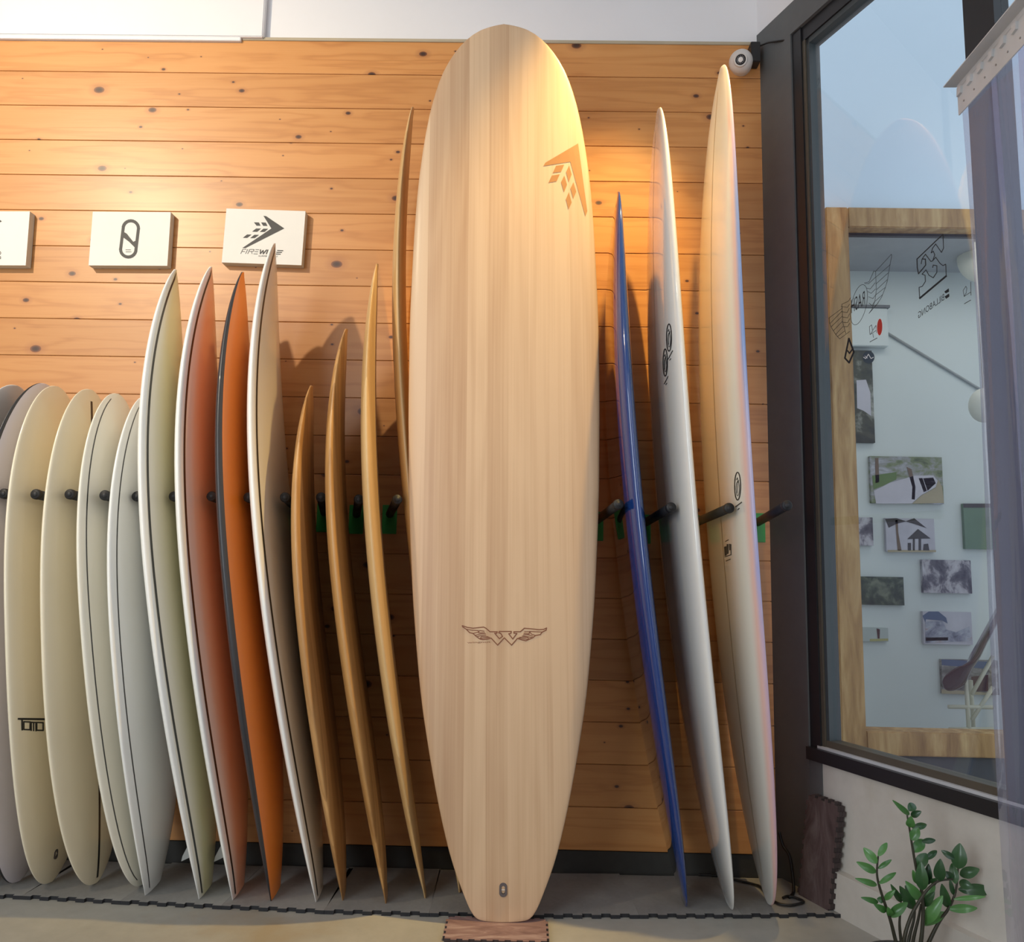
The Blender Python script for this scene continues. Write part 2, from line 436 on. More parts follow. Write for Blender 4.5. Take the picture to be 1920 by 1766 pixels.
# ------------------------------------------------------------------ structure
PLK = .13; ZB = .07; NPL = 21; ZT = ZB+NPL*PLK; XL, XR = -3.2, .809
wallb = box('wall_back', (XL, XR+.06, .014, .20, 0, 3.45), WHITEWALL); tag(wallb, 'back wall clad in knotty pine planks under white plaster', kind='structure')
def plank_vf(x0, x1, z0, z1):
    pr = [(.0135, z0), (.0055, z0), (.0055, z0+.0022), (.0008, z0+.0022), (0, z0+.0034), (0, z1-.0012), (.0008, z1), (.0135, z1)]
    V = [(x, y, z) for x in (x0, x1) for y, z in pr]; n = len(pr)
    F = [(i, (i+1) % n, n+(i+1) % n, n+i) for i in range(n)]+[tuple(range(n))[::-1], tuple(range(n, 2*n))]
    return V, F
for i in range(NPL):
    V, F = plank_vf(XL, XR, ZB+i*PLK, ZB+(i+1)*PLK)
    mesh('plank', V, F, PINE, wallb, origin=(-.9, 0, ZB+(i+.5)*PLK))
tag(box('baseboard_back', (XL, XR, .004, .016, 0, ZB-.002), BASEDARK), 'dark painted skirting strip below the planks', kind='structure')
floor = box('floor', (-3.3, 2.3, -4.3, .15, -.12, 0), FLOORM); tag(floor, 'worn grey concrete shop floor', kind='structure')
# upper white wall: raised panel and trim strips, top left
p1 = aty(492, 68, -.012); ztr = aty(300, 83, 0)[2]
tag(box('trim_1', (XL, aty(492, 60, -.02)[0], -.016, .016, aty(200, 66, -.016)[2], 3.45), WHITEWALL, bev=.003), 'raised white wall panel above the planks', kind='structure')
tag(box('trim_2', (XL, aty(449, 80, -.02)[0], -.012, .016, ZT-.012, ZT+.006), WHITEWALL, bev=.0015), 'thin white batten along the top plank', kind='structure')
tag(box('trim_3', (aty(449, 80, -.02)[0]+.004, XR, -.004, .016, ZT-.004, ZT+.008), plain('bare batten', (.45, .38, .27), .7), bev=.001), 'thin bare batten capping the planks', kind='structure')

# right wall runs off at an angle; local axes: along (d), out (n), up
AA = math.radians(22); WA = A3(XR, 0, 0); WDIR = A3(math.sin(AA), -math.cos(AA), 0); WN = A3(math.cos(AA), math.sin(AA), 0)
def rw(x, y, off=0.):
    q = ray(x, y); P = CAM+q*(((WA+WN*off-CAM)@WN)/(q@WN)); return (P-WA)@WDIR, P[2]
def wbox(name, d0, d1, n0, n1, z0, z1, m, parent=None):
    P = [WA+WDIR*d+WN*n+A3(0, 0, z) for z in (z0, z1) for d, n in ((d0, n0), (d1, n0), (d1, n1), (d0, n1))]
    return hexa(name, P, m, parent)
DJ = .156; ZS = .395; ZL = 2.735; ZW = 2.845; DM0, DM1, DE = .785, .868, 1.75
wr = wbox('wall_right', -.06, DJ, 0, .062, 0, ZW, GREYPAINT); tag(wr, 'dark grey wall pier beside the window', kind='structure')
wbox('lintel', DJ, 3.6, 0, .062, ZL, ZW, GREYPAINT, wr)
wbox('upper_wall', -.06, 3.6, 0.003, .062, ZW, 3.45, WHITEWALL, wr)
lw = wbox('low_wall', DJ+.05, DE, 0.004, .10, 0, ZS, CREAMWALL, wr)
wbox('low_wall_edge', DJ, DJ+.05, 0.001, .10, 0, ZS, GREYPAINT, wr)
wbox('wall_end', DE, 3.6, 0, .19, 0, ZL, GREYPAINT, wr)
tag(wbox('baseboard_right', .262, DE, -.022, .004, 0, .115, CREAMWALL), 'low cream kerb at the foot of the window wall', kind='structure')

def prism(name, xy, z0, z1, m):
    n = len(xy); V = [(x, y, z) for z in (z0, z1) for x, y in xy]
    return mesh(name, V, [tuple(range(n))[::-1], tuple(range(n, 2*n))]+[(i, (i+1) % n, n+(i+1) % n, n+i) for i in range(n)], m)
_e = WA+WDIR*3.6
tag(prism('ceiling', [(-3.3, .2), (XR+.06, .2), (XR+.06, 0), (_e[0]+.06, _e[1]), (_e[0]+.06, -4.3), (-3.3, -4.3)][::-1], 3.45, 3.52, WHITEWALL), 'white shop ceiling', kind='structure')
tag(box('wall_front_blocker', (-1.6, 2.3, -4.38, -4.3, 0, 3.45), WHITEWALL), 'unseen white wall added behind the photographer to block frontal daylight', kind='structure')  # unseen wall, added to cut the daylight coming straight in
tag(box('wall_left', (-3.3, -3.2, -4.3, .2, 0, 3.45), WHITEWALL), 'white side wall of the shop', kind='structure')
win = wbox('window_1', DJ, DJ+.042, .006, .060, ZS, ZL, BLACKFRAME); tag(win, 'tall black framed shop window with stickers', kind='structure')
wbox('window_sill', DJ, DE, -.012, .070, ZS, ZS+.036, BLACKFRAME, win)
wbox('sill_bead', DJ+.03, DE, .004, .030, ZS+.036, ZS+.043, SILVER, win)
wbox('bottom_rail', DJ+.04, DE, .016, .060, ZS+.043, ZS+.062, BRONZE, win)
wbox('top_rail', DJ+.04, DE, .012, .060, ZL-.05, ZL, BLACKFRAME, win)
wbox('side_bead', DJ+.042, DJ+.054, .012, .045, ZS+.04, ZL-.05, BRONZE, win)
wbox('side_reveal', DJ+.054, DJ+.066, .018, .062, ZS+.04, ZL-.04, DARKREVEAL, win)
wbox('top_reveal', DJ+.054, DM0, .018, .062, ZL-.068, ZL-.05, DARKREVEAL, win)
wbox('mullion', DM0, DM1, .006, .060, ZS+.036, ZL-.04, BLACKFRAME, win)
wbox('end_jamb', DE-.05, DE, .006, .060, ZS+.036, ZL-.04, BLACKFRAME, win)
GO = .032
for a, b in ((DJ+.054, DM0), (DM1, DE-.05)):
    wbox('glass_pane', a, b, GO, GO+.004, ZS+.06, ZL-.05, GLASS, win)

# ------------------------------------------------------------------ surfboards
US = [1, .992, .972, .94, .90, .85, .78, .68, .55, .40, .20, 0]
US = US+[-u for u in US[-2::-1]]
NU = len(US)
TS = [.5-.5*math.cos(math.pi*i/60) for i in range(61)]
TS = sorted(set([0, .0015, .005]+TS+[.995, .9985, 1]))
def pd(u): return max(0, 1-abs(u)**2.3)**.55          # deck dome
def pb(u): return max(0, 1-abs(u)**4.2)**.52          # flatter bottom

class Board:
    def __init__(s, cen, W, hw, ht, flip=1.):
        s.cen, s.W, s.hw, s.ht = cen, np.asarray(W, float), hw, ht
    def frame(s, t):
        a, b = max(0, t-.01), min(1, t+.01); T = s.cen(b)-s.cen(a); T /= np.linalg.norm(T)
        W = s.W-T*(s.W@T); W /= np.linalg.norm(W); N = np.cross(T, W); return s.cen(t), T, W, N
    def pt(s, t, u, side=1, off=0.):
        c, T, W, N = s.frame(t); h = s.hw(t); q = s.ht(t)
        n = (q*pd(u)+off) if side > 0 else -(q*pb(u)+off)
        return c+W*h*u+N*n
    def body(s, name, mats, parent, pick=None):
        V = []; at_u = []; at_n = []; uv = []; ring = []
        c0 = s.cen(0); L = np.linalg.norm(s.cen(1)-c0)
        for t in TS:
            c, T, W, N = s.frame(t); h = s.hw(t); q = s.ht(t); r = []
            for side, ul in ((1, US), (-1, US[::-1][1:-1])):
                for u in ul:
                    f = pd(u) if side > 0 else -pb(u)
                    V.append(c+W*h*u+N*q*f); at_u.append(u); at_n.append(f); uv.append((h*u, t*L)); r.append((u, side))
            ring = r
        n = len(ring); F = []; mi = []
        for i in range(len(TS)-1):
            for k in range(n):
                k2 = (k+1) % n; F.append((i*n+k, (i+1)*n+k, (i+1)*n+k2, i*n+k2))
                mi.append(pick((ring[k][0]+ring[k2][0])/2, 1 if (ring[k][1] > 0 and (ring[k2][1] > 0 or k2 == 0 or True)) and k < NU-1 else -1, TS[i]) if pick else 0)
        F.append(tuple(range(n))); mi.append(pick(0, -1, 0) if pick else 0)
        F.append(tuple((len(TS)-1)*n+k for k in range(n))[::-1]); mi.append(0)
        o = mesh(name, V, F, mats, parent, smooth=True, midx=mi); me = o.data
        bm = bmesh.new(); bm.from_mesh(me); bmesh.ops.recalc_face_normals(bm, faces=bm.faces); bm.to_mesh(me); bm.free()
        a = me.attributes.new('across', 'FLOAT', 'POINT'); a.data.foreach_set('value', at_u)
        a = me.attributes.new('through', 'FLOAT', 'POINT'); a.data.foreach_set('value', at_n)
        ul = me.uv_layers.new(name='board')
        for lp in me.loops: ul.data[lp.index].uv = uv[lp.vertex_index]
        return o
    def strip(s, name, d, wd, m, parent, t0=.02, t1=.985, side=1, front=True, off=.0007, n=70, centre=False):
        """painted line running along the board, d metres in from the rail"""
        V = []; F = []; k = 0
        sg = 1 if front else -1
        for i in range(n+1):
            t = t0+(t1-t0)*i/n; h = s.hw(t)
            if centre: ua, ub = -wd/2/max(h, .01), wd/2/max(h, .01)
            else: ua = max(.02, 1-d/max(h, .004))*sg; ub = max(.0, 1-(d+wd)/max(h, .004))*sg
            V += [s.pt(t, ua, side, off), s.pt(t, ub, side, off)]
        for i in range(n): F.append((2*i, 2*i+1, 2*i+3, 2*i+2))
        return mesh(name, V, F, m, parent)
    def plug(s, name, t, u, rw_, rl, m, m2, parent, side=1):
        c, T, W, N = s.frame(t); N = N*side; P = s.pt(t, u, side, .0012)
        def ringpts(a, b, o): return [P+W*x+T*y+N*o for x, y in [(a*math.cos(q), (b-a)*(1 if math.sin(q) > 0 else -1)+a*math.sin(q)) for q in [2*math.pi*(k+.5)/20 for k in range(20)]]]
        A = ringpts(rw_, rl, -.004); Bq = ringpts(rw_, rl, .0006); Cq = ringpts(rw_*.45, rl*.55, .0006); Dq = ringpts(rw_*.40, rl*.50, -.002)
        V = A+Bq+Cq+Dq; F = []
        for j in range(3):
            for k in range(20): F.append((j*20+k, j*20+(k+1) % 20, (j+1)*20+(k+1) % 20, (j+1)*20+k))
        F.append(tuple(60+k for k in range(20)))
        o = mesh(name, V, F, [m, m2], parent, midx=[0]*40+[1]*21)
        mesh('plug_bar', *tube_vf([P-W*rw_*.45-N*.0005, P+W*rw_*.45-N*.0005], .0011, 6), SILVER, o)
        return o
    def fin(s, t, u, hgt, base, m, parent, side=-1, cant=0.):
        c, T, W, N = s.frame(t); N = N*side; P = s.pt(t, u, side, -.003)
        N = N+W*cant; pr = [(0, 0), (.25, .35), (.55, .65), (.95, .92), (1.18, 1.0), (1.10, .72), (1.0, .38), (1.0, 0)]
        V = []
        for sg in (-1, 1):
            for a, b in pr: V.append(P-T*(a-.5)*base+N*b*hgt+W*sg*.0035*(1-b*.7))
        n = len(pr); F = [tuple(range(n))[::-1], tuple(range(n, 2*n))]+[(i, (i+1) % n, n+(i+1) % n, n+i) for i in range(n)]
        return mesh('fin', V, F, m, parent)

def hw_short(w, wp=.47, tail=.25, pw=.62):
    def f(t):
        if t > wp: a = (t-wp)/(1-wp); return w/2*max(1e-4, (1-a**2.1))**pw+.0006
        b = (wp-t)/wp; return w/2*(1-(1-tail)*b**2.2)
    return f
def hw_round(w, wp=.5, pn=2.4, pt=2.6, en=.5, et=.5, tail=0.):
    def f(t):
        if t > wp: a = (t-wp)/(1-wp); return w/2*max(1e-5, (1-a**pn))**en+.0006
        b = (wp-t)/wp; return w/2*(tail+(1-tail)*max(1e-5, (1-b**pt))**et)+.0006
    return f
def ht_std(th, a=2.6, mn=.004):
    return lambda t: max(mn, th/2*max(0, 1-abs(2*t-1)**a)**.62)

def row_board(px, w, Yt, hw, ht, z0=.011, front='left', deg=3, zn=None, edge=.6, yaw=0.):
    """centre line from the photographed front-rail outline; board stands on its tail with one rail to the wall"""
    Ym = -(w/2+.012); Yn = 2*Ym-Yt if abs(2*Ym-Yt) > w/2*.6 else Ym
    Yc = lambda t: Yt+(Yn-Yt)*t
    top = zn or aty(*px[0], Yc(1))[2]; L = top-z0; sg = 1 if front == 'left' else -1
    zs = []; xs = []; ws = []
    for x, y in px:
        z = aty(x, y, Ym-w/2*.8)[2]
        for _ in range(12):
            t = min(1, max(0, (z-z0)/L)); P = aty(x, y, Yc(t)-hw(t)*.985); z = .5*z+.5*P[2]
        t = min(1, max(0, (P[2]-z0)/L)); zs.append(P[2]); xs.append(P[0]+sg*edge*ht(t)-yaw*hw(t)); ws.append(1. if .04 < t < .97 else .7)
    co = np.polyfit(zs, xs, deg, w=ws)
    return Board(lambda t: A3(np.polyval(co, z0+L*t), Yc(t), z0+L*t), (yaw, -1, 0), hw, ht)

CREAM = (.85, .765, .575); IVORY = (.85, .81, .685); WHITEB = (.86, .86, .82)
M_WHITE = mat_gloss('white board resin', WHITEB)
M_IVORY = mat_gloss('ivory board resin', IVORY)
M_CREAM = mat_gloss('cream board resin', CREAM)
M_LILAC = mat_gloss('lilac white resin', (.70, .66, .72))
M_CHAR = mat_gloss('charcoal board rail', (.030, .031, .036), .38, .15)
M_ORANGE = mat_gloss('orange board deck', (.80, .22, .025), .35, .2)
M_YBOUNCE = mat_bounce_deck('ivory deck with painted yellow bounce', (.74, .68, .40), (.78, .74, .64), .25, .92)  # yellowish bounce light painted into the ivory deck
M_OBOUNCE = mat_bounce_deck('white deck with painted orange bounce', (.86, .58, .40), (.84, .80, .72), .25, .80)  # orange bounce off the neighbouring board, painted into the white deck
M_OFFWHITE = mat_gloss('warm white deck', (.74, .70, .60))
M_PIN = mat_gloss('black pinline', (.012, .013, .012), .3, .2)
M_BLUEB = mat_gloss('deep blue resin', (.009, .040, .19), .10, 1.0)
def mat_bluebottom():
    t = NT('mirror gloss navy bottom'); t.col((.010, .012, .018)); t.set(Roughness=.06, IOR=2.0)
    t.b.inputs['Coat Weight'].default_value = 1.; t.b.inputs['Coat Roughness'].default_value = .02; t.b.inputs['Coat IOR'].default_value = 1.7
    return t.m
M_BLUEBOT = mat_bluebottom()
M_GLOSSW = mat_gloss('glossy white resin', (.80, .79, .74), .12, .8)
M_TINT = mat_tintrail()
M_WOODD = mat_stripwood('honey wood skin', (.26, .115, .030), (.60, .335, .125), .04, 1.1, .42, .25, .8)
M_WOODM = mat_stripwood('walnut streaked wood skin', (.24, .105, .028), (.62, .345, .12), .026, 1.2, .42, .25, .6)
M_WOODL = mat_stripwood('pale tan wood skin', (.42, .24, .085), (.66, .43, .19), .05, .9, .45, .2, .4)
M_PAUL = mat_stripwood('pale paulownia strips', (.39, .22, .112), (.63, .44, .275), .060, .85, .5, .12, .30)
M_PLUG = plain('grey plug', (.10, .085, .09), .4); M_HOLE = plain('plug cup', (.01, .008, .008), .6)
M_FIN = mat_gloss('grey white fin', (.34, .35, .34), .3)

PX = {
0: [(12,722),(-10,730),(-34,755),(-54,786),(-74,830),(-96,900),(-112,990),(-118,1080),(-120,1274),(-112,1371),(-94,1499),(-74,1610),(-60,1640)],
1: [(65,719),(44,728),(22,755),(3,786),(-16,830),(-38,900),(-52,990),(-58,1080),(-59,1274),(-51,1371),(-34,1499),(-14,1605),(2,1646)],
2: [(85,724),(54,762),(34,803),(20,854),(10,921),(2,1057),(2,1274),(12,1371),(29,1499),(47,1616),(72,1651)],
3: [(155,730),(119,762),(98,820),(83,905),(73,990),(70,1057),(69,1196),(74,1313),(91,1449),(116,1565),(136,1631),(153,1652)],
4: [(204,738),(177,769),(156,820),(144,905),(139,990),(139,1080),(146,1216),(159,1352),(183,1468),(206,1565),(229,1639),(243,1651)],
5: [(262,745),(238,779),(217,830),(204,905),(198,990),(196,1057),(196,1119),(202,1235),(217,1371),(237,1507),(252,1585),(268,1668)],
6: [(333,505),(299,548),(275,616),(263,684),(258,752),(256,837),(258,956),(265,1080),(280,1216),(299,1352),(322,1468),(346,1577),(371,1676)],
7: [(396,500),(370,538),(350,599),(335,667),(326,752),(324,837),(325,939),(335,1080),(348,1216),(363,1332),(384,1449),(408,1565),(433,1676)],
8: [(459,510),(431,555),(413,616),(404,701),(401,786),(401,871),(406,990),(413,1080),(423,1216),(443,1352),(466,1488),(485,1585),(505,1678)],
9: [(519,456),(489,499),(476,560),(469,616),(463,701),(461,786),(464,888),(469,973),(478,1080),(493,1216),(513,1332),(538,1449),(563,1565),(586,1683)],
10: [(586,723),(568,756),(554,811),(547,872),(545,940),(547,1042),(554,1143),(562,1202),(574,1307),(586,1412),(604,1527),(628,1631),(642,1670)],
11: [(652,617),(632,654),(620,705),(613,787),(612,872),(614,974),(624,1110),(635,1200),(642,1255),(660,1359),(680,1492),(701,1596),(722,1680)],
12: [(710,495),(690,560),(683,617),(679,702),(680,787),(683,906),(690,1008),(703,1143),(715,1272),(733,1377),(754,1499),(775,1596),(796,1673)],
13: [(778,203),(760,240),(745,330),(739,420),(738,530),(742,650),(750,790),(760,920),(770,1010),(786,1150),(808,1340),(834,1520),(866,1668)],
14: [(1163,360),(1168,374),(1178,600),(1187,668),(1200,804),(1212,940),(1226,1076),(1236,1200),(1243,1234),(1257,1353),(1274,1489),(1284,1591),(1292,1690)],
15: [(1242,207),(1250,211),(1257,272),(1263,374),(1274,476),(1283,600),(1297,770),(1308,889),(1318,1008),(1333,1200),(1348,1336),(1359,1472),(1369,1574),(1377,1648),(1381,1698)],
16: [(1362,128),(1370,136),(1379,204),(1384,306),(1392,442),(1400,600),(1406,702),(1415,821),(1423,940),(1430,1059),(1438,1200),(1447,1319),(1454,1455),(1459,1540),(1460,1608),(1455,1686)],
}
BD = {}
def board_thing(k, label, name='surfboard', group=None):
    b = BD[k]; o = thing(name, tuple(b.cen(0)), label, 'surfboard', group); return o

# kind settings: width, tail depth, outline, thickness
for k in (0, 1, 2, 3, 4):
    h = hw_round(.44, .52, 2.6, 2.5, .48, .5); BD[k] = row_board(PX[k], .44, -.19, h, ht_std(.049))
h = hw_short(.455, .48, .24, .6); BD[5] = row_board(PX[5], .455, -.215, h, ht_std(.046), yaw=.05)
for k in (6, 7, 8, 9):
    h = hw_short(.46, .48, .26, .74); BD[k] = row_board(PX[k], .46, -.228, h, ht_std(.054), yaw=.07)
for k, w_, yt, th in ((10, .47, -.20, .055), (11, .47, -.215, .055), (12, .47, -.20, .05)):
    h = hw_short(w_, .48, .18 if k == 12 else .30, .58); BD[k] = row_board(PX[k], w_, yt, h, ht_std(th-.004), yaw=.15)
BD[13] = row_board(PX[13], .34, -.18, hw_round(.34, .5, 2.5, 2.2, .5, .6, .1), ht_std(.045), yaw=.12)
BD[14] = row_board(PX[14], .46, -.225, hw_round(.46, .5, 2.2, 2.2, .6, .6, .12), ht_std(.066), front='right', edge=.55)
BD[15] = row_board(PX[15], .50, -.235, hw_round(.50, .5, 2.3, 2.2, .5, .55, .10), ht_std(.060), front='right', edge=.42)
BD[16] = row_board(PX[16], .52, -.215, hw_round(.52, .5, 2.3, 2.4, .5, .5, 0), ht_std(.048), front='right', edge=.5)

GL = None
o = board_thing(0, 'white surfboard at the row end beside the grey-railed board', 'surfboard'); BD[0].body('board_body', M_WHITE, o)
o = board_thing(1, 'small lilac white surfboard with a dark grey rail')
BD[1].body('board_body', [M_CHAR, M_LILAC], o, lambda u, s, t: 1 if s > 0 and abs(u) < .93 else 0)
o = board_thing(2, 'small cream surfboard with black square lettering near its round tail')
b2 = BD[2].body('board_body', M_CREAM, o); pr = bvh_proj(b2)
S = lambda L, ox, oy, k: [(ox+x/k, oy+y/k) for x, y in L]
tm = lambda L: S(L, 0, 1320, 11.04)
polys = [tm([(370, 285), (1090, 295), (1090, 335), (430, 330), (360, 322)]), tm([(435, 325), (470, 325), (475, 545), (440, 545)])]
for q in ([(490, 365), (625, 370), (620, 530), (490, 525)], [(755, 380), (890, 385), (890, 545), (755, 540)]): polys += stroke(tm(q), 2.7, True)
for q in ([(642, 548), (642, 375), (740, 380)], [(692, 552), (692, 385)], [(740, 555), (740, 380)]): polys += stroke(tm(q), 2.5)
decal('lettering', polys, pr, BLACKINK, o)
BD[2].plug('leash_plug', .055, .05, .009, .014, M_PLUG, M_HOLE, o)
o = board_thing(3, 'small cream surfboard with a black stringer down its middle'); BD[3].body('board_body', M_CREAM, o)
BD[3].strip('stringer', 0, .010, M_PIN, o, .01, .975, centre=True)
o = board_thing(4, 'small ivory surfboard with a thin dark pinline and round tail'); BD[4].body('board_body', M_IVORY, o)
BD[4].strip('pinline', .022, .0038, M_PIN, o); BD[4].plug('leash_plug', .055, .1, .009, .014, M_PLUG, M_HOLE, o)
o = board_thing(5, 'small white surfboard with a thin pinline and pointed tail'); BD[5].body('board_body', M_WHITE, o)
BD[5].strip('pinline', .024, .0042, M_PIN, o, .01)
def fins(k, o):
    BD[k].fin(.070, -.05, .055, .06, M_FIN, o, cant=.08); BD[k].fin(.085, -.62, .050, .06, M_FIN, o, cant=-.08)
def deck_pick(d): return lambda u, s, t: 1 if s > 0 and abs(u) < d else 0
o = board_thing(6, 'white shortboard with bold black pinline and yellow bounce painted on its deck'); BD[6].body('board_body', [M_WHITE, M_YBOUNCE], o, deck_pick(.92))
BD[6].strip('pinline', .018, .0085, M_PIN, o, .005, .995); fins(6, o)
o = board_thing(7, 'white shortboard with black pinline and orange bounce painted on its deck'); BD[7].body('board_body', [M_WHITE, M_OBOUNCE], o, deck_pick(.92))
BD[7].strip('pinline', .018, .0085, M_PIN, o, .005, .995); fins(7, o)
o = board_thing(8, 'bright orange shortboard with a wide charcoal rail'); BD[8].body('board_body', [M_CHAR, M_ORANGE], o, lambda u, s, t: 1 if abs(u) < (.93 if s > 0 else .80) else 0)
o = board_thing(9, 'tallest white shortboard with black pinline, tip overlapping the arrow sign'); BD[9].body('board_body', [M_WHITE, M_OFFWHITE], o, deck_pick(.92))
BD[9].strip('pinline', .018, .0085, M_PIN, o, .005, .997)
o = board_thing(10, 'short brown wooden surfboard, lowest of the wooden ones'); BD[10].body('board_body', M_WOODD, o)
o = board_thing(11, 'medium streaked brown wooden surfboard'); BD[11].body('board_body', M_WOODM, o)
o = board_thing(12, 'slim wooden surfboard with pale front rail standing beside the streaked wooden one'); BD[12].body('board_body', M_WOODL, o)
o = board_thing(13, 'tall narrow tan wooden surfboard close behind the big wooden longboard'); BD[13].body('board_body', M_WOODL, o)
o = board_thing(14, 'glossy deep blue surfboard with mirror-like dark bottom'); BD[14].body('board_body', [M_BLUEB, M_BLUEBOT], o, lambda u, s, t: 1 if s < 0 and abs(u) < .70 else 0)
o = board_thing(15, 'tall glossy white longboard with two black oval emblems'); b15 = BD[15].body('board_body', M_GLOSSW, o)
BD[15].strip('stringer', 0, .0035, plain('stringer line', (.36, .26, .14), .4), o, .03, .97, side=-1, centre=True)
pr = bvh_proj(b15)
def emblem(cx, cy, rx, ry):
    P = stroke(ellipse(cx, cy, rx, ry), 1.8, True)
    P += stroke(ellipse(cx+.3, cy+ry*.18, rx*.55, ry*.52, 16), .9, True)
    P += stroke([(cx-rx*.45, cy-ry*.45), (cx-rx*.05, cy-ry*.62), (cx+rx*.1, cy-ry*.25), (cx+rx*.45, cy-ry*.45)], .9)
    P += stroke([(cx, cy-ry*.2), (cx-rx*.1, cy+ry*.5)], .9)
    return P
k12 = 12.61
e1 = S([(690, 540), (600, 1130)], 1200, 590, k12)
decal('emblem', emblem(*e1[0], 4.6, 25.5), pr, BLACKINK, o, 4.)
decal('emblem', emblem(*e1[1], 4.0, 25.5), pr, BLACKINK, o, 4.)
for L, wd in (([(775, 850), (670, 1050)], 1.6), ([(735, 1035), (705, 1075)], 1.4), ([(668, 1455), (580, 1635)], 1.6), ([(640, 1615), (612, 1655)], 1.4)):
    decal('caption_line', stroke(S(L, 1200, 590, k12), wd), pr, GREYINK, o, 4.)
o = board_thing(16, 'tallest white longboard with pink and blue tinted rail'); b16 = BD[16].body('board_body', M_TINT, o)
BD[16].strip('stringer', 0, .0035, plain('stringer line tan', (.38, .27, .13), .4), o, .03, .97, side=-1, centre=True)
pr = bvh_proj(b16)
decal('emblem', emblem(*S([(495, 385)], 1330, 870, 9.29)[0], 5.6, 26.), pr, BLACKINK, o, 4.)
cw = lambda L: S(L, 1330, 870, 9.29)
for L, wd in (([(565, 665), (460, 745)], 2.), ([(525, 770), (500, 795)], 1.6)): decal('caption_line', stroke(cw(L), wd), pr, GREYINK, o, 4.)
decal('logo_print', [cw(q) for q in ([(260, 1440), (300, 1430), (305, 1590), (270, 1600)], [(305, 1395), (335, 1390), (335, 1560), (308, 1570)], [(345, 1390), (372, 1390), (372, 1500), (350, 1500)])]
      + stroke(cw([(275, 1615), (380, 1580), (378, 1400)]), 1.4)+stroke(cw([(285, 1345), (335, 1320)]), 1.4)+stroke(cw([(295, 1690), (370, 1655)]), 1.4), pr, GREYINK, o, 4.)

# ---- the big wooden longboard, deck to the room
LE = [(47,944,944),(50,922,967),(54,906,983),(60,893,996),(75,873.6,1016),(98,852,1036.7),(138.7,828,1061.6),(202,808,1083),(268,795.5,1096.7),(347,784,1107),(430,777,1113.7),(600,769,1123),(770,766,1125),(940,767,1123.5),(1110,775,1118),(1202,780.5,1110),(1307,790,1101),(1412,806,1085),(1517,823.5,1064),(1600,841,1043),(1673,867,1018),(1710,883,1003),(1724,895,991),(1731,915,972)]
FY = -.385; NY = -.355
lz = lambda t: None
ztop = aty(944, 47, NY-.035)[2]; Lz = ztop-.013
def lb_y(t): return FY+(NY-FY)*t+.012*math.sin(math.pi*t)-.035*max(0, (t-.8)/.2)**2
hz = []; hh = []; hx = []
for y, xl, xr in LE[::-1]:
    t = .5
    for _ in range(15):
        P = aty((xl+xr)/2, y, lb_y(t)); t = min(1, max(0, (P[2]-.013)/Lz))
    a_, b_ = aty(xl, y, lb_y(t)), aty(xr, y, lb_y(t)); hz.append(t); hh.append((b_[0]-a_[0])/2); hx.append((b_[0]+a_[0])/2)
hz = np.array(hz); hh = np.array(hh); hx = np.array(hx)
hz[0] = 0; hz[-1] = 1; hh[-1] = .001
cx = np.polyfit(hz[1:-1], hx[1:-1], 1)
_tt = np.linspace(0, math.pi, 401); _th = np.interp(_tt, np.arccos(1-2*hz), hh)
for _ in range(3): _th[4:-4] = np.convolve(_th, np.ones(9)/9, 'same')[4:-4]
LB = Board(lambda t: A3(np.polyval(cx, t), lb_y(t), .013+Lz*t), (-1, 0, 0), lambda t: float(np.interp(math.acos(1-2*min(1, max(0, t))), _tt, _th)), ht_std(.060, 3.0, .006))
BD['lb'] = LB
o = thing('longboard', tuple(LB.cen(0)), 'big pale striped wooden longboard standing upright, deck facing the room', 'surfboard')
lbb = LB.body('board_body', M_PAUL, o); pr = bvh_proj(lbb)
ar = lambda L: S(L, 980, 240, 9.294)
decal('arrow_logo', [ar(q) for q in ([(965,270),(1125,1450),(1090,1540),(830,590),(360,665),(395,605)], [(580,660),(722,640),(668,765),(525,785)], [(507,830),(645,808),(590,930),(450,955)], [(808,655),(852,810),(802,945),(755,770)], [(725,830),(772,990),(720,1120),(668,945)], [(883,945),(932,1110),(880,1235),(833,1055)], [(803,1120),(852,1300),(797,1420),(752,1245)])], pr, LOGOLIGHT, o)
wl = lambda L: S(L, 840, 1140, 9.143)
outer = [(245,300),(330,330),(430,345),(520,335),(610,325),(650,345),(720,405),(845,405),(835,430),(800,430),(880,525),(935,485),(900,430),(870,425),(880,400),(1085,400),(1080,430),(1040,440),(1110,530),(1180,435),(1130,430),(1130,405),(1240,405),(1310,345),(1420,355),(1560,370),(1640,365),(1690,340),(1680,380),(1615,410),(1580,455),(1500,470),(1450,510),(1400,530),(1335,560),(1270,545),(1190,520),(1090,635),(965,510),(850,635),(740,515),(680,530),(600,540),(550,530),(490,490),(430,435),(370,420),(310,360),(250,320)]
P = stroke(wl(outer), 1.95, True)
for L in ([(310,360),(420,380),(520,385)], [(430,432),(510,415),(545,385),(620,395)], [(520,392),(530,425),(630,420)], [(470,465),(570,440),(645,440)], [(490,490),(570,470),(650,465)], [(550,530),(570,490),(690,490)], [(560,520),(640,510),(715,500)],
          [(1615,410),(1500,405),(1400,400)], [(1500,470),(1430,445),(1400,405),(1310,405)], [(1400,400),(1390,440),(1300,435)], [(1450,480),(1370,455),(1290,460)], [(1450,505),(1360,490),(1270,480)], [(1390,530),(1360,500),(1230,500)], [(1370,535),(1290,525),(1210,510)]):
    P += stroke(wl(L), 1.5)
decal('winged_logo', P, pr, LOGOBROWN, o, 5.)
decal('logo_caption', text_tris('wingnut', wl([(330, 612)])[0], (400/9.143, -12/9.143), (0, -34/9.143)), pr, LOGOBROWN, o, 5.)
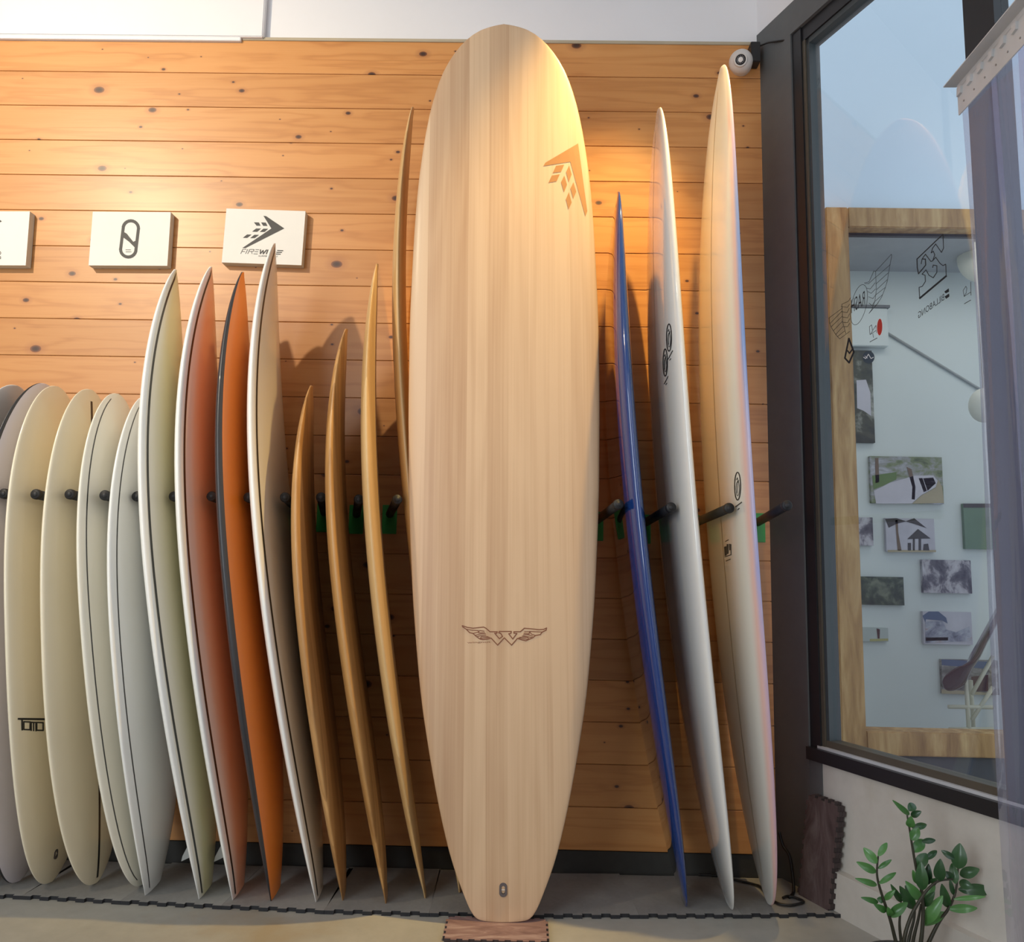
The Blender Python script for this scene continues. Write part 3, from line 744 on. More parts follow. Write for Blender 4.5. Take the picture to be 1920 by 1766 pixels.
LB.plug('leash_plug', (aty(944, 1673, -.41)[2]-.013)/Lz, 0, .0105, .018, M_PLUG, M_HOLE, o)

# ------------------------------------------------------------------ rack pegs
def peg(px, py, Yt, x0=None, label='', grp='', green=True, gx=0):
    T = aty(px, py, Yt); B = A3(x0, 0, T[2]-.018)
    o = thing('rack_peg', (B[0], 0, B[2]), label, 'rack peg', grp)
    d = T-B; d /= np.linalg.norm(d)
    tube('sleeve', [B+d*.002, T-d*.012], .0132, RUBBER, o, 18)
    tube('end_cap', [T-d*.014, T-d*.004, T], [.0146, .0146, .0122], CAPM, o, 18)
    tube('cap_stud', [T-d*.001, T+d*.0015], [.0085, .0075], RUBBER, o, 14)
    box('base_plate', (B[0]-.024, B[0]+.024, -.004, .001, B[2]-.065, B[2]+.030), GREENPL if green else CAPM, o, bev=.0008)
def face_x(b, z, Y):
    ts = np.linspace(0, 1, 300); t = float(np.interp(z, [b.cen(q)[2] for q in ts], ts))
    P = [b.pt(t, u, sd) for u in np.linspace(-1, 1, 81) for sd in (1, -1)]; xs = [p[0] for p in P if abs(p[1]-Y) < .012]
    return min(xs), max(xs)
PEGL = {5: 'black rack peg in front of the lilac board with the grey rail', 65: 'black rack peg over the cream board with square lettering', 129: 'black rack peg over the cream board with a black stringer',
 195: 'black rack peg over the ivory board with round tail and thin pinline', 255: 'black rack peg between the small pointed-tail board and the yellow-bounce shortboard', 325: 'black rack peg between the yellow-bounce deck and the orange-fade shortboard',
 396: 'black rack peg between the orange-bounce deck and the charcoal-railed board', 465: 'black rack peg between the orange deck and the tallest white shortboard', 534: 'black rack peg between the tallest white shortboard and the lowest wooden board',
 602: 'black rack peg between the lowest wooden board and the streaked wooden board', 673: 'black rack peg between the streaked and the slim wooden boards', 745: 'black rack peg between the slim wooden board and the tall tan one'}
for px, py in ((5,925),(65,926),(129,926),(195,928),(255,930),(325,930),(396,930),(465,932),(534,932),(602,932),(673,936),(745,936)):
    i_ = [5, 65, 129, 195, 255, 325, 396, 465, 534, 602, 673, 745].index(px)+1
    yt_ = -.42 if px < 220 else -.36; tx_ = aty(px, py, yt_)[0]
    g2 = (face_x(BD[i_], 1.12, -.2)[1]+face_x(BD[i_+1], 1.12, -.2)[0])/2
    bx_ = tx_+max(-.08, min(.05, (g2-tx_)*yt_/(yt_+.2)))
    peg(px, py, yt_, bx_, PEGL[px], 'pegs of the close-set rack', px > 480)
for px, py, x0, lb in ((1160,945,.240,'black foam rack peg beside the big wooden longboard'), (1259,951,.395,'black foam rack peg between the blue board and the oval-emblem longboard'),
                   (1368,952,.555,'black foam rack peg between the two tall white longboards'), (1476,947,.769,'last black foam rack peg beside the dark pier')):
    peg(px, py, -.45, x0, lb, 'pegs of the wide-set rack', True)

# ------------------------------------------------------------------ foam tiles
def tile_outline(w, h, per, dep, phase=0):
    """rectangle with square teeth on all sides"""
    out = []
    def side(a, b, n):
        a = np.array(a, float); b = np.array(b, float); d = b-a; L = np.linalg.norm(d); d /= L; nn = np.array([d[1], -d[0]])
        cnt = max(3, int(round(L/per*2))); cnt += 1-cnt % 2; st = L/cnt
        for i in range(cnt):
            o = nn*dep if (i+phase) % 2 else nn*0
            out.append(tuple(a+d*st*i+o)); out.append(tuple(a+d*st*(i+1)+o))
    side((0, 0), (w, 0), 0); side((w, 0), (w, h), 0); side((w, h), (0, h), 0); side((0, h), (0, 0), 0)
    r = []
    for p in out:
        if not r or math.dist(p, r[-1]) > 1e-6: r.append(p)
    return r[:-1] if math.dist(r[0], r[-1]) < 1e-6 else r
def tile_vf(outl, O, ex, ey, ez, th):
    O, ex, ey, ez = (np.asarray(q, float) for q in (O, ex, ey, ez)); n = len(outl)
    V = [O+ex*x+ey*y for x, y in outl]+[O+ex*x+ey*y+ez*th for x, y in outl]
    F = [tuple(range(n))[::-1], tuple(range(n, 2*n))]+[(i, (i+1) % n, n+(i+1) % n, n+i) for i in range(n)]
    return V, F, [0, 0]+[1]*n
edge = [gnd(*q) for q in ((0,1684),(128,1690),(252,1697),(427,1705),(640,1715),(834,1719),(1005,1722),(1080,1722),(1320,1722),(1589,1720))]
ex_ = [p[0] for p in edge]; ey_ = [p[1] for p in edge]
gf = lambda x: np.interp(x, ex_, ey_)
x = -1.66
tw = .285; i = 0
while x < .86:
    x1 = min(x+tw, .905); a = A3(x, gf(x)+.006, .0005); b = A3(x1, gf(x1)+.006, .0005); e = b-a; L = np.linalg.norm(e); e /= L
    nrm = A3(-e[1], e[0], 0); dep = min(-a[1], -b[1])-.014
    ol = [(0, 0)]; cnt = max(3, int(round(L/.0295))); cnt += 1-cnt % 2; st = L/cnt
    ol = []
    for k in range(cnt):
        o_ = -.009 if k % 2 == 0 else .0
        ol += [(st*k+.0002, o_), (st*(k+1)-.0002, o_)]
    ol += [(L-.0006, dep), (.0006, dep)]
    V, F, mi = tile_vf(ol, a, e, nrm, (0, 0, 1), .0098)
    t = mesh('foam_floor_tile', V, F, [FOAMTOP, FOAMSIDE], midx=mi, origin=tuple(a))
    tag(t, 'grey interlocking foam floor tile in the strip under the board row', 'foam tile', 'grey foam tiles along the wall'); x = x1
# brown tile under the longboard
V, F, mi = tile_vf(tile_outline(.258, .140, .030, .006), A3(-.179, -.497, .0108), (1, 0, 0), (0, 1, 0), (0, 0, 1), .0105)
V = np.array(V); V[:, 2] -= .0103
V, F, mi = tile_vf(tile_outline(.258, .128, .030, .006), A3(-.179, -.490, .0006), (1, .0, 0), (0, 1, 0), (0, 0, 1), .0115)
tag(mesh('foam_floor_mat', V, F, [MARBLE, MARBLESIDE], midx=mi, origin=(-.05, -.43, 0)), 'small brown marbled foam mat with toothed edges under the big longboard', 'foam mat')
# brown tiles leaning in the corner
def wpt(d, n, z): return WA+WDIR*d+WN*n+A3(0, 0, z)
NB, NTp = -.040, -.027
db = rw(1551, 1682, NB)[0]; dt_, zt_ = rw(1571, 1512, NTp); dl = rw(1516, 1507, NTp)[0]
pb_ = wpt(db, NB, .0012); tr_ = wpt(dt_, NTp, zt_); up_ = tr_-pb_; hgt = np.linalg.norm(up_); up_ /= hgt
ew = -WDIR; nn_ = np.cross(up_, ew); nn_ /= np.linalg.norm(nn_)
if nn_@WN > 0: nn_ = -nn_
ol = tile_outline(max(.085, dt_-dl), hgt, .030, .007)
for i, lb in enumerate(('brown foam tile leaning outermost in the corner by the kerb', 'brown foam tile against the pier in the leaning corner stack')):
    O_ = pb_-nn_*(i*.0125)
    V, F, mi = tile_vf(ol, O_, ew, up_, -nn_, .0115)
    tag(mesh('foam_wall_tile', V, F, [MARBLESHADE, MARBLESIDE], midx=mi, origin=tuple(O_)), lb, 'foam tile', 'brown foam tiles leaning in the corner')

# ------------------------------------------------------------------ signs
def sign(name, TL, TR, BL, label, polys, polys2=None):
    Yf = -.030
    a, b, c = (aty(*q, Yf) for q in (TL, TR, BL)); ex = b-a; w_ = np.linalg.norm(ex); ex /= w_
    dn = c-a; hh_ = np.linalg.norm(dn); dn = dn-ex*(dn@ex)*.5; dn /= np.linalg.norm(dn)
    ey = np.cross(ex, A3(0, -1, 0)); ey = -ey if ey[2] > 0 else ey
    ey = .5*(ey+dn); ey /= np.linalg.norm(ey)
    cen = a+ex*w_/2+ey*hh_/2
    o = thing(name, (cen[0], 0, cen[2]), label, 'sign', 'canvas signs on the plank wall')
    pts = []
    for yy in (Yf, -.001):
        for p in (a, a+ex*w_, a+ex*w_+ey*hh_, a+ey*hh_): pts.append(A3(p[0], yy, p[2]))
    F = [(0, 1, 2, 3), (7, 6, 5, 4), (0, 4, 5, 1), (1, 5, 6, 2), (2, 6, 7, 3), (3, 7, 4, 0)]
    mesh('canvas', pts, F, [CANVAS, CANVASEDGE], o, midx=[0, 1, 1, 1, 1, 1])
    pj = plane_proj((0, Yf, 0), (0, -1, 0))
    decal('logo', polys, pj, GREYINK, o, 60.)
    if polys2: decal('lettering', polys2, pj, GREYINK, o, 60.)
f3 = lambda L: S(L, 400, 380, 10.105)
fl = [f3(q) for q in ([(950,250),(1000,255),(1345,488),(610,860),(550,860),(1100,490)], [(770,372),(865,375),(895,437),(820,437)], [(905,375),(995,378),(1025,440),(945,440)], [(810,490),(905,490),(830,553),(735,550)], [(950,493),(1040,495),(970,555),(880,555)], [(640,603),(725,605),(640,668),(560,668)], [(780,608),(865,610),(785,672),(700,672)])]
tx = []
def L3(L, wd): return stroke(f3(L), wd)
tx += L3([(520,965),(560,882),(625,884)], .9)+L3([(545,925),(600,927)], .9)+L3([(612,966),(652,884)], .9)+L3([(652,968),(690,886),(775,888),(755,925),(690,925)], .9)+L3([(725,925),(735,970)], .9)
tx += L3([(800,890),(865,892)], .9)+L3([(780,928),(850,930)], .9)+L3([(765,970),(840,972)], .9)
tx += L3([(895,892),(890,968),(945,905),(945,970),(1010,895)], 1.9)+L3([(1035,895),(1005,972)], 1.9)+L3([(1055,972),(1085,897),(1150,899),(1140,930),(1080,932)], 1.9)+L3([(1110,932),(1120,972)], 1.9)
tx += L3([(1215,905),(1320,910)], 1.7)+L3([(1200,940),(1295,943)], 1.7)+L3([(1190,973),(1270,976)], 1.7)
tx += text_tris('SURFBOARDS', f3([(850, 1022)])[0], (37, .8), (0, -2.4), .3)
sign('wall_sign', (424.6,390.8), (572.8,395.8), (416.2,492), 'white canvas sign with dark arrow logo and lettering', fl, tx)
s2 = lambda L: S(L, 0, 380, 3.2)
ring = [(785+46*math.cos(a)+0, 155-46*math.sin(a)) for a in [math.pi*i/12 for i in range(13)]]+[(772+46*math.cos(a)-2, 280-46*math.sin(a)) for a in [math.pi+math.pi*i/12 for i in range(13)]]
pl2 = stroke(s2(ring), 5.6, True)+[s2([(742, 175), (760, 185), (800, 235), (822, 225), (815, 275), (775, 235), (742, 210)])]
tx2 = stroke(s2([(755, 283), (785, 283)]), .9)+stroke(s2([(755, 295), (788, 295)]), .9)
sign('wall_sign', (174,396.8), (320.3,397.5), (166.5,497.5), 'white canvas sign with a slotted oval emblem', pl2, tx2)
pl1 = [s2([(-60, 60), (12, 112), (-60, 150)])]; tx1 = stroke(s2([(-20, 292), (2, 294), (6, 302), (0, 312), (-20, 310)]), 1.1)+stroke(s2([(-20, 322), (4, 324), (4, 336), (-20, 336)]), 1.1)
sign('wall_sign', (-92,396), (56,396.3), (-98,497), 'white canvas sign cut off at the row end, only its plain edge showing', pl1, tx1)

# ------------------------------------------------------------------ security camera
cc = aty(1389, 116, -.075)
o = thing('security_camera', (cc[0]+.02, 0, cc[2]+.03), 'white dome security camera in the corner above the tinted longboard', 'camera')
def lathe(name, prof, O, ax, m, parent, n=28, smooth=True):
    ax = np.asarray(ax, float); ax /= np.linalg.norm(ax); r_ = np.cross(ax, A3(0, 0, 1)); r_ /= np.linalg.norm(r_); q_ = np.cross(ax, r_)
    V = []; F = []
    for r, h in prof:
        for k in range(n): V.append(O+ax*h+(r_*math.cos(2*math.pi*k/n)+q_*math.sin(2*math.pi*k/n))*r)
    for i in range(len(prof)-1):
        for k in range(n): F.append((i*n+k, i*n+(k+1) % n, (i+1)*n+(k+1) % n, (i+1)*n+k))
    F.append(tuple(range(n))[::-1]); F.append(tuple((len(prof)-1)*n+k for k in range(n)))
    return mesh(name, V, F, m, parent, smooth=smooth)
PLASTIC = plain('white plastic', (.66, .61, .57), .35, var=.02)
lathe('mount', [(.034, 0), (.036, .010), (.032, .045)], A3(cc[0]+.022, -.001, cc[2]+.034), (-.28, -1, -.42), PLASTIC, o)
sph = [(.0400*math.sin(a), -.0400*math.cos(a)) for a in [math.pi*i/18 for i in range(19)]]
dome = lathe('dome', [(max(r, .0004), h) for r, h in sph], cc, (-.12, -1, -.1), PLASTIC, o)
la = A3(-.27, -.92, -.40); la /= np.linalg.norm(la); lo_ = cc+A3(0, 0, .0)
ey = lathe('lens_ring', [(.0235, .030), (.0225, .0375), (.0185, .0415), (.0172, .037)], lo_, la, PLASTIC, o)
lens = lathe('lens', [(.0168, .030), (.0168, .0378), (.012, .0390), (.001, .0392)], lo_, la, plain('ir lens glass', (.012, .010, .011), .35), o)
for k in range(12):
    a = 2*math.pi*k/12; r_ = np.cross(la, A3(0, 0, 1)); q_ = np.cross(la, r_); p = lo_+la*.0388+(r_*math.cos(a)+q_*math.sin(a))*.0125
    lathe('led', [(.0012, 0), (.0012, .0008), (.0004, .001)], p, la, plain('led', (.3, .25, .26), .3) if k == 0 else bpy.data.materials['led'], lens, 8)
br = aty(1411, 96, -.02)
box('bracket', (br[0]-.012, br[0]+.020, -.045, -.001, br[2]-.055, br[2]+.020), BLACKFRAME, o, bev=.002)
cab = [aty(*q, Y) for q, Y in (((1405, 88), -.03), ((1424, 86), -.035), ((1440, 80), -.06), ((1460, 77), -.10), ((1482, 74), -.13), ((1492, 70), -.15))]
tag(tube('camera_cable', spline(cab), .0032, CABLE), 'black cable running from the dome camera to the window frame', 'cable')

# cables on the floor
fc = [gnd(*q, .016) for q in ((1310,1640),(1345,1642),(1380,1650),(1415,1658),(1428,1664),(1440,1680),(1458,1693),(1480,1697),(1500,1694),(1507,1690),(1495,1684),(1478,1680),(1468,1683))]
tag(tube('floor_cable', spline(fc), .0035, CABLE), 'black cable looped on the floor below the tinted longboard', 'cable')
vc = [aty(1461, 1560, -.05), aty(1468, 1585, -.06), aty(1480, 1605, -.09), gnd(1486, 1640, .05), gnd(1488, 1672, .016), gnd(1480, 1682, .0155)]
tag(tube('hanging_cable', spline(vc), .0045, CABLE), 'black cable hanging down the corner beside the tinted longboard', 'cable')

# ------------------------------------------------------------------ window stickers (read from the street)
gp = plane_proj(WA+WN*(GO-.001), -WN)
def sticker(name, label, polys, m=BLACKINK, extra=None):
    P = np.mean([q for p in polys for q in p], axis=0); b = gp(*P)[0]
    o = thing(name, tuple(b), label, 'sticker'); decal('print', polys, gp, m, o, 50., .0003)
    if extra: decal('lettering', extra[0], gp, extra[1], o, 50., .0009)
ra = lambda L: S(L, 1540, 430, 6.0875)
P = []
for L in ([(490,612),(545,600),(600,475),(620,480),(622,545),(540,620),(500,620)], [(620,480),(800,285),(805,300),(785,400),(770,490),(755,585),(730,670),(690,770),(640,850),(545,960)],
          [(625,545),(790,400)], [(628,620),(772,490)], [(630,690),(758,570)], [(625,745),(735,660)], [(615,820),(700,745)], [(610,880),(650,840)],
          [(515,670),(560,680),(615,610)], [(530,710),(570,730),(620,680)], [(540,770),(590,790),(628,740)], [(545,840),(580,870),(612,820)], [(622,545),(630,690),(612,820),(580,910),(545,960)],
          [(335,780),(310,820),(235,855),(240,900),(90,1010),(95,1070),(115,1120),(140,1160),(165,1200),(210,1250),(325,1165)], [(240,930),(100,1075)], [(240,990),(115,1110)], [(245,1045),(140,1155)], [(250,1105),(165,1200)], [(265,1160),(185,1225)],
          [(225,880),(300,890),(325,850)], [(235,940),(295,950),(320,900)], [(240,1000),(300,1010),(325,960)], [(245,1060),(300,1065),(325,1020)], [(255,1110),(300,1110),(325,1070)], [(235,855),(245,1060),(280,1190)]):
    P += stroke(ra(L), .8)
P += stroke(ra(ellipse(430, 860, 85, 235, 36, .22)), .8, True)
sticker('window_sticker', 'large outlined winged badge sticker on the window glass', P, BLACKINK, (text_tris('RASH', ra([(510, 850)])[0], ra([(-175+1540*0, 0)])[0] and (-165/6.0875, 110/6.0875), (-12/6.0875, -150/6.0875), -.2), BLACKINK))
bi = lambda L: S(L, 1690, 420, 8.83)
P = []
for L, wd in (([(690,170),(260,580),(265,720),(285,820)], 2.0), ([(690,170),(700,400),(665,470),(570,330),(520,400),(495,480),(530,450),(555,510),(520,610),(490,620),(400,500),(345,580),(330,660)], 1.5),
          ([(345,580),(400,580),(405,680),(285,825)], 1.9), ([(520,610),(570,550),(640,650),(690,690),(735,665),(745,850)], 1.5), ([(745,860),(305,1230)], 3.4), ([(305,1230),(295,1050),(350,1030),(400,950),(395,850),(345,830),(410,760),(460,850),(530,890),(590,800),(590,690),(530,680),(520,720)], 1.5)):
    P += stroke(bi(L), wd)
sticker('window_sticker', 'wave emblem sticker with lettering on the window glass', P, BLACKINK, (text_tris('BILLABONG', bi([(715, 1255)])[0], (-430/8.83, 310/8.83), (-4/8.83, -105/8.83))
        + [bi(q) for q in ([(790,1065),(715,1120),(740,1150),(795,1120)], [(795,1150),(720,1200),(745,1240),(800,1200)])], BLACKINK))
d_out = ra([(315,1245),(372,1400),(318,1522),(270,1470)])
sticker('window_sticker', 'small black diamond sticker on the window glass', stroke(d_out, 3.2, True)+stroke(ra([(300,1385),(322,1415),(355,1370)]), 2.6))
sticker('window_sticker', 'round dark sticker with pale wave on the window glass', [ra(ellipse(540, 1460, 68, 72))], plain('slate print', (.05, .07, .085), .6), (stroke(ra([(485,1460),(510,1475),(540,1425),(570,1475),(598,1460)]), 1.3)+stroke(ra([(500,1445),(530,1470)]), 1.0), CANVAS))
sticker('window_sticker', 'red oval sticker on the window glass', [ra(ellipse(667, 1115, 30, 95, 28, .03))], REDINK, (stroke(ra(ellipse(667, 1115, 34, 100, 32, .03)), .8, True), CANVAS))
hp = stroke(ra([(555,1200),(550,1110),(575,1090),(585,1160),(560,1200),(632,1150)]), .9)+stroke(ra([(632,1180),(625,1095),(590,1150)]), .9)+stroke(ra([(590,1190),(595,1235)]), .9)+stroke(ra([(555,1285),(638,1240)]), 1.2)
sticker('window_sticker', 'thin outlined monogram sticker beside the red oval', hp, GREYINK)
hp2 = stroke(bi([(1040,1190),(1025,1100),(1070,1030),(1085,1060),(1075,1140),(1040,1200),(1145,1130)]), 1.0)+stroke(bi([(1150,960),(1155,1180)]), 1.)+stroke(bi([(1045,1320),(1150,1260)]), 1.3)
sticker('window_sticker', 'thin outlined monogram sticker beside the wave emblem', hp2, GREYINK)

# ------------------------------------------------------------------ neighbour shop seen through the window
YF = .70
FACADE = plain('pale blue grey render', (.72, .85, .94), .8, var=.02, scale=1.)
OAK = NT('oak frame'); _tc = OAK.n('ShaderNodeTexCoord').outputs['Object']
OAK.col(OAK.ramp(OAK.noise(OAK.mapping(_tc, (14, 14, 2.)), 1.5, 5, .6, .5), [(.3, srgb(140, 104, 64)), (.5, srgb(178, 140, 90)), (.7, srgb(205, 172, 120))])); OAK.set(Roughness=.6); OAK = OAK.m
fx0 = aty(1547, 420, YF)[0]; fz1 = aty(1660, 391, YF)[2]; fz0 = aty(1750, 1418, YF)[2]; ix0 = aty(1590, 440, YF)[0]; iz1 = aty(1660, 428, YF)[2]; iz0 = aty(1750, 1373, YF)[2]
FX1 = 3.3
fac = box('facade_wall', (.95, 4.2, YF+.03, YF+.16, fz1, 4.2), FACADE); tag(fac, 'pale blue neighbouring shop front beyond the window', kind='structure')
box('facade_side', (.95, fx0, YF+.03, YF+.16, 0, fz1), DARKREVEAL, fac); box('facade_base', (fx0, 4.2, YF+.02, YF+.16, 0, fz0), plain('slate plinth', srgb(84, 86, 90), .7), fac); box('facade_far_side', (FX1, 4.2, YF+.03, YF+.16, fz0, fz1), FACADE, fac)
pav = box('pavement', (.9, 4.5, -.15, 3.0, -.12, -.004), mat_concrete('pavement', (.30, .30, .31), (.42, .42, .43))); tag(pav, 'grey pavement outside the window', kind='structure')
wf = box('window_2', (fx0, ix0, YF-.01, YF+.10, fz0, fz1), OAK, bev=.004); tag(wf, 'large oak framed opening of the neighbouring shop', kind='structure')
box('frame_top', (ix0, FX1, YF-.01, YF+.10, iz1, fz1), OAK, wf, bev=.004); box('frame_bottom', (ix0, FX1, YF-.01, YF+.10, fz0, iz0), OAK, wf, bev=.004); box('frame_side', (FX1-.12, FX1, YF-.01, YF+.10, iz0, iz1), OAK, wf, bev=.004)
box('frame_shadow_gap', (ix0, FX1-.12, YF+.05, YF+.07, iz1-.012, iz1), BLACKFRAME, wf)
YB = 1.9
NW = plain('neighbour white wall', (.66, .70, .68), .8, var=.03, scale=1.2)
nb = box('wall_neighbour', (1.15, 4.2, YB, YB+.1, 0, 3.3), NW); tag(nb, 'white inner wall of the neighbouring shop', kind='structure')
box('side_wall', (1.15, 1.25, YF+.16, YB, 0, 3.3), NW, nb)
tag(box('ceiling_neighbour', (1.2, 4.2, YF+.16, YB, 2.72, 2.80), plain('grey ceiling', (.40, .41, .42), .8)), 'grey ceiling of the neighbouring shop', kind='structure')
tag(box('floor_neighbour', (1.2, 4.2, YF+.16, YB, .0, .12), plain('pale floor', (.5, .5, .5), .6)), 'pale floor of the neighbouring shop', kind='structure')
area('neighbour_fill_light', (2.6, 1.25, 2.66), (2.6, 1.45, 0), 2.2, .5, 6.5, (1, .98, .93))  # added fill that brightens the neighbouring interior, no fixture seen
# conduit and box on the inner wall
q0, q1 = aty(1600, 582, YB), aty(1660, 660, YB)
o = thing('wall_box', ((q0[0]+q1[0])/2, YB, q1[2]), 'white box mounted on the neighbouring shop wall with a conduit', 'wall box')
box('box_body', (q0[0]-.08, q1[0], YB-.05, YB, q1[2]+.02, q0[2]), NW, o, bev=.004); box('box_lid', (q0[0]-.09, q1[0]+.01, YB-.06, YB, q0[2], q0[2]+.015), plain('grey lid', (.16, .16, .16), .6), o)
tube('conduit', [aty(1660, 622, YB-.01), aty(1830, 725, YB-.01), aty(1960, 800, YB-.01)], .007, plain('grey conduit', (.36, .37, .36), .6), o)
# canvas photographs
pjB = plane_proj((0, YB-.026, 0), (0, -1, 0))
GR = lambda *L: [(p, srgb(*c)) for p, c in L]
PH = {
 'green_lawn': mat_photo('photo lawn', GR((.3, (58, 70, 48)), (.45, (120, 130, 92)), (.55, (150, 150, 150)), (.7, (190, 190, 200))), 9, (1, 1, 2)),
 'pale_sky': mat_photo('photo pale sky', GR((.3, (176, 172, 182)), (.7, (200, 198, 206))), 5),
 'street': mat_photo('photo street', GR((.32, (52, 46, 60)), (.47, (104, 98, 108)), (.56, (178, 172, 178)), (.72, (205, 202, 208))), 13, (1, 1, .7), 3.),
 'forest': mat_photo('photo forest', GR((.3, (30, 34, 28)), (.5, (62, 70, 54)), (.7, (120, 124, 104))), 14, seed=5.),
 'crowd': mat_photo('photo crowd', GR((.3, (70, 74, 92)), (.45, (130, 132, 150)), (.6, (176, 178, 190)), (.75, (160, 130, 120))), 12, seed=8.),
 'harbour': mat_photo('photo harbour', GR((.3, (60, 52, 50)), (.5, (128, 124, 120)), (.7, (180, 178, 170))), 11, (1, 1, 2.2), 2.),
 'dark': mat_photo('photo dark', GR((.3, (24, 24, 22)), (.5, (80, 78, 62)), (.68, (190, 190, 180))), 6, seed=4.),
 'white': plain('photo white water', srgb(178, 186, 182), .6), 'green': plain('green poster', srgb(104, 128, 106), .6)}
def canvas(x0, y0, x1, y1, m, label, prints=()):
    a, b = aty(x0, y0, YB-.025), aty(x1, y1, YB-.025)
    o = thing('canvas_photo', ((a[0]+b[0])/2, YB, b[2]), label, 'photo', 'canvas photos in the neighbouring shop')
    V, F = box_vf(a[0], b[0], YB-.025, YB-.0005, b[2], a[2])
    mesh('canvas', V, F, m, o)
    for nm, polys, mm in prints: decal(nm, polys, pjB, mm, o, 80., .0006)
c2 = lambda L: S(L, 1500, 780, 4.205)
WHP = plain('print white', srgb(196, 192, 200), .6); BRP = plain('print brown', srgb(112, 92, 74), .6); DKP = plain('print dark', srgb(66, 60, 60), .6); GNP = plain('print green', srgb(96, 120, 66), .6)
SANDP = plain('print sand', srgb(168, 156, 128), .6); BLP = plain('print blue', srgb(84, 98, 128), .6); YLP = plain('print yellow', srgb(170, 166, 110), .6); MRP = plain('print maroon', srgb(80, 48, 48), .6)
canvas(1556, 656, 1641, 830, PH['dark'], 'dark canvas photo with white surf half hidden by the oak frame', [('wave', [S(L, 1500, 380, 4.205) for L in ([(445,1400),(520,1395),(555,1500),(560,1680),(500,1640),(450,1620)],)], WHP)])
canvas(1631, 855, 1770, 945, PH['green_lawn'], 'canvas photo of a white board under palm trees', [
    ('lawn', [c2([(568,470),(760,440),(760,500),(580,580)])], GNP), ('white_board', [c2([(582,590),(700,530),(900,470),(1050,468),(1085,510),(1070,560),(960,620),(880,690),(600,690)])], WHP), ('sand', [c2([(960,625),(1070,565),(1090,500),(1120,560),(1135,685),(885,690)])], SANDP),
    ('palm_trunk', [c2([(840,400),(880,420),(910,560),(905,660),(880,655),(885,560)])], BRP), ('tree_trunk', [c2([(592,330),(618,330),(625,520),(595,530)])], BRP), ('board_stripe', [c2([(935,490),(965,488),(1000,590),(975,600)])], GNP), ('board_panel', [c2([(970,490),(1050,485),(1070,530),(1005,590)])], DKP)])
canvas(1575, 969, 1638, 1023, PH['street'], 'small canvas photo of a pale road half hidden by the oak frame')
canvas(1660, 971, 1754, 1035, PH['pale_sky'], 'canvas photo of a thatched beach hut and palm', [
    ('hut_roof', [c2([(845,970),(930,890),(1030,965)])], DKP), ('hut_posts', [c2(q) for q in ([(890,968),(905,968),(905,1060),(890,1060)], [(935,968),(955,968),(955,1060),(935,1060)], [(850,1000),(875,1000),(875,1060),(850,1060)], [(975,1010),(1010,1005),(1020,1060),(970,1060)])], DKP),
    ('palm_trunk', [c2([(750,820),(770,820),(775,920),(800,1060),(770,1060)])], BRP), ('palm_leaves', [c2(q) for q in ([(670,810),(760,805),(840,830),(760,850),(700,880)], [(830,830),(900,805),(1000,885),(900,850)])], DKP), ('sand', [c2([(690,1055),(1072,1055),(1072,1073),(692,1073)])], SANDP)])
canvas(1729, 1049, 1823, 1113, PH['street'], 'canvas photo of a busy street with dark figures')
canvas(1590, 1080, 1696, 1135, PH['forest'], 'dark green canvas photo of foliage')
c3 = lambda L: S(L, 1600, 1120, 5.518)
canvas(1730, 1146, 1824, 1209, PH['pale_sky'], 'canvas photo of a crowd under a blue arch', [('arch', [c3([(715,190),(780,145),(880,145),(960,210),(975,270),(920,240),(750,225),(745,260)])], BLP), ('crowd', [c3([(745,250),(930,240),(960,330),(1060,360),(1200,300),(1235,450),(745,470)])], PH['crowd']), ('platform', [c3([(750,415),(980,412),(980,445),(750,450)])], WHP)])
canvas(1606, 1176, 1666, 1203, PH['white'], 'small pale canvas photo of a standing paddler', [('deck_strip', [c3([(170,430),(360,425),(360,448),(170,455)])], YLP), ('figure', [c3([(240,320),(275,330),(272,425),(252,425)])], MRP)])
canvas(1765, 1236, 1874, 1303, PH['harbour'], 'canvas photo of a harbour under blue sky', [('sky', [c3([(912,640),(1395,665),(1395,740),(915,700)])], BLP), ('shore', [c3([(912,950),(1395,985),(1395,1010),(912,995)])], SANDP), ('rocks', [c3([(1220,820),(1395,800),(1395,970),(1230,970)])], MRP)])
canvas(1806, 944, 1870, 1030, PH['green'], 'plain green poster on the neighbouring shop wall', [('top_band', [c2([(1285,690),(1560,690),(1560,722),(1288,722)])], DKP)])
# dark board on a stand in the neighbouring shop
YD = 1.45
n0, n1 = aty(1768, 1282, YD), aty(1905, 1075, YD)
mid = [aty(1768, 1284, YD), aty(1808, 1262, YD), aty(1842, 1205, YD), aty(1905, 1085, YD)]
mp_ = spline(mid, 10); LM = len(mp_)-1
def mcen(t):
    f = t*LM; i = min(int(f), LM-1); return mp_[i]*(1-f+i)+mp_[i+1]*(f-i)
mb = Board(mcen, (.35, -.35, .85), hw_round(.155, .55, 2.6, 2.6, .5, .5, .05), ht_std(.035))
o = thing('display_board', (mid[1][0], YD, .12), 'dark maroon board displayed on a white stand in the neighbouring shop', 'surfboard')
mb.body('board_body', mat_gloss('maroon resin', (.055, .018, .022), .2, .5), o)
o = thing('board_stand', (aty(1815, 1360, YD)[0], YD+.03, .12), 'pale timber stand under the maroon board', 'stand')
PALE = plain('pale timber', (.60, .58, .46), .6)
st = lambda x, y, d=0: aty(x, y, YD+.03+d)
zf = lambda p: A3(p[0], p[1], .12)
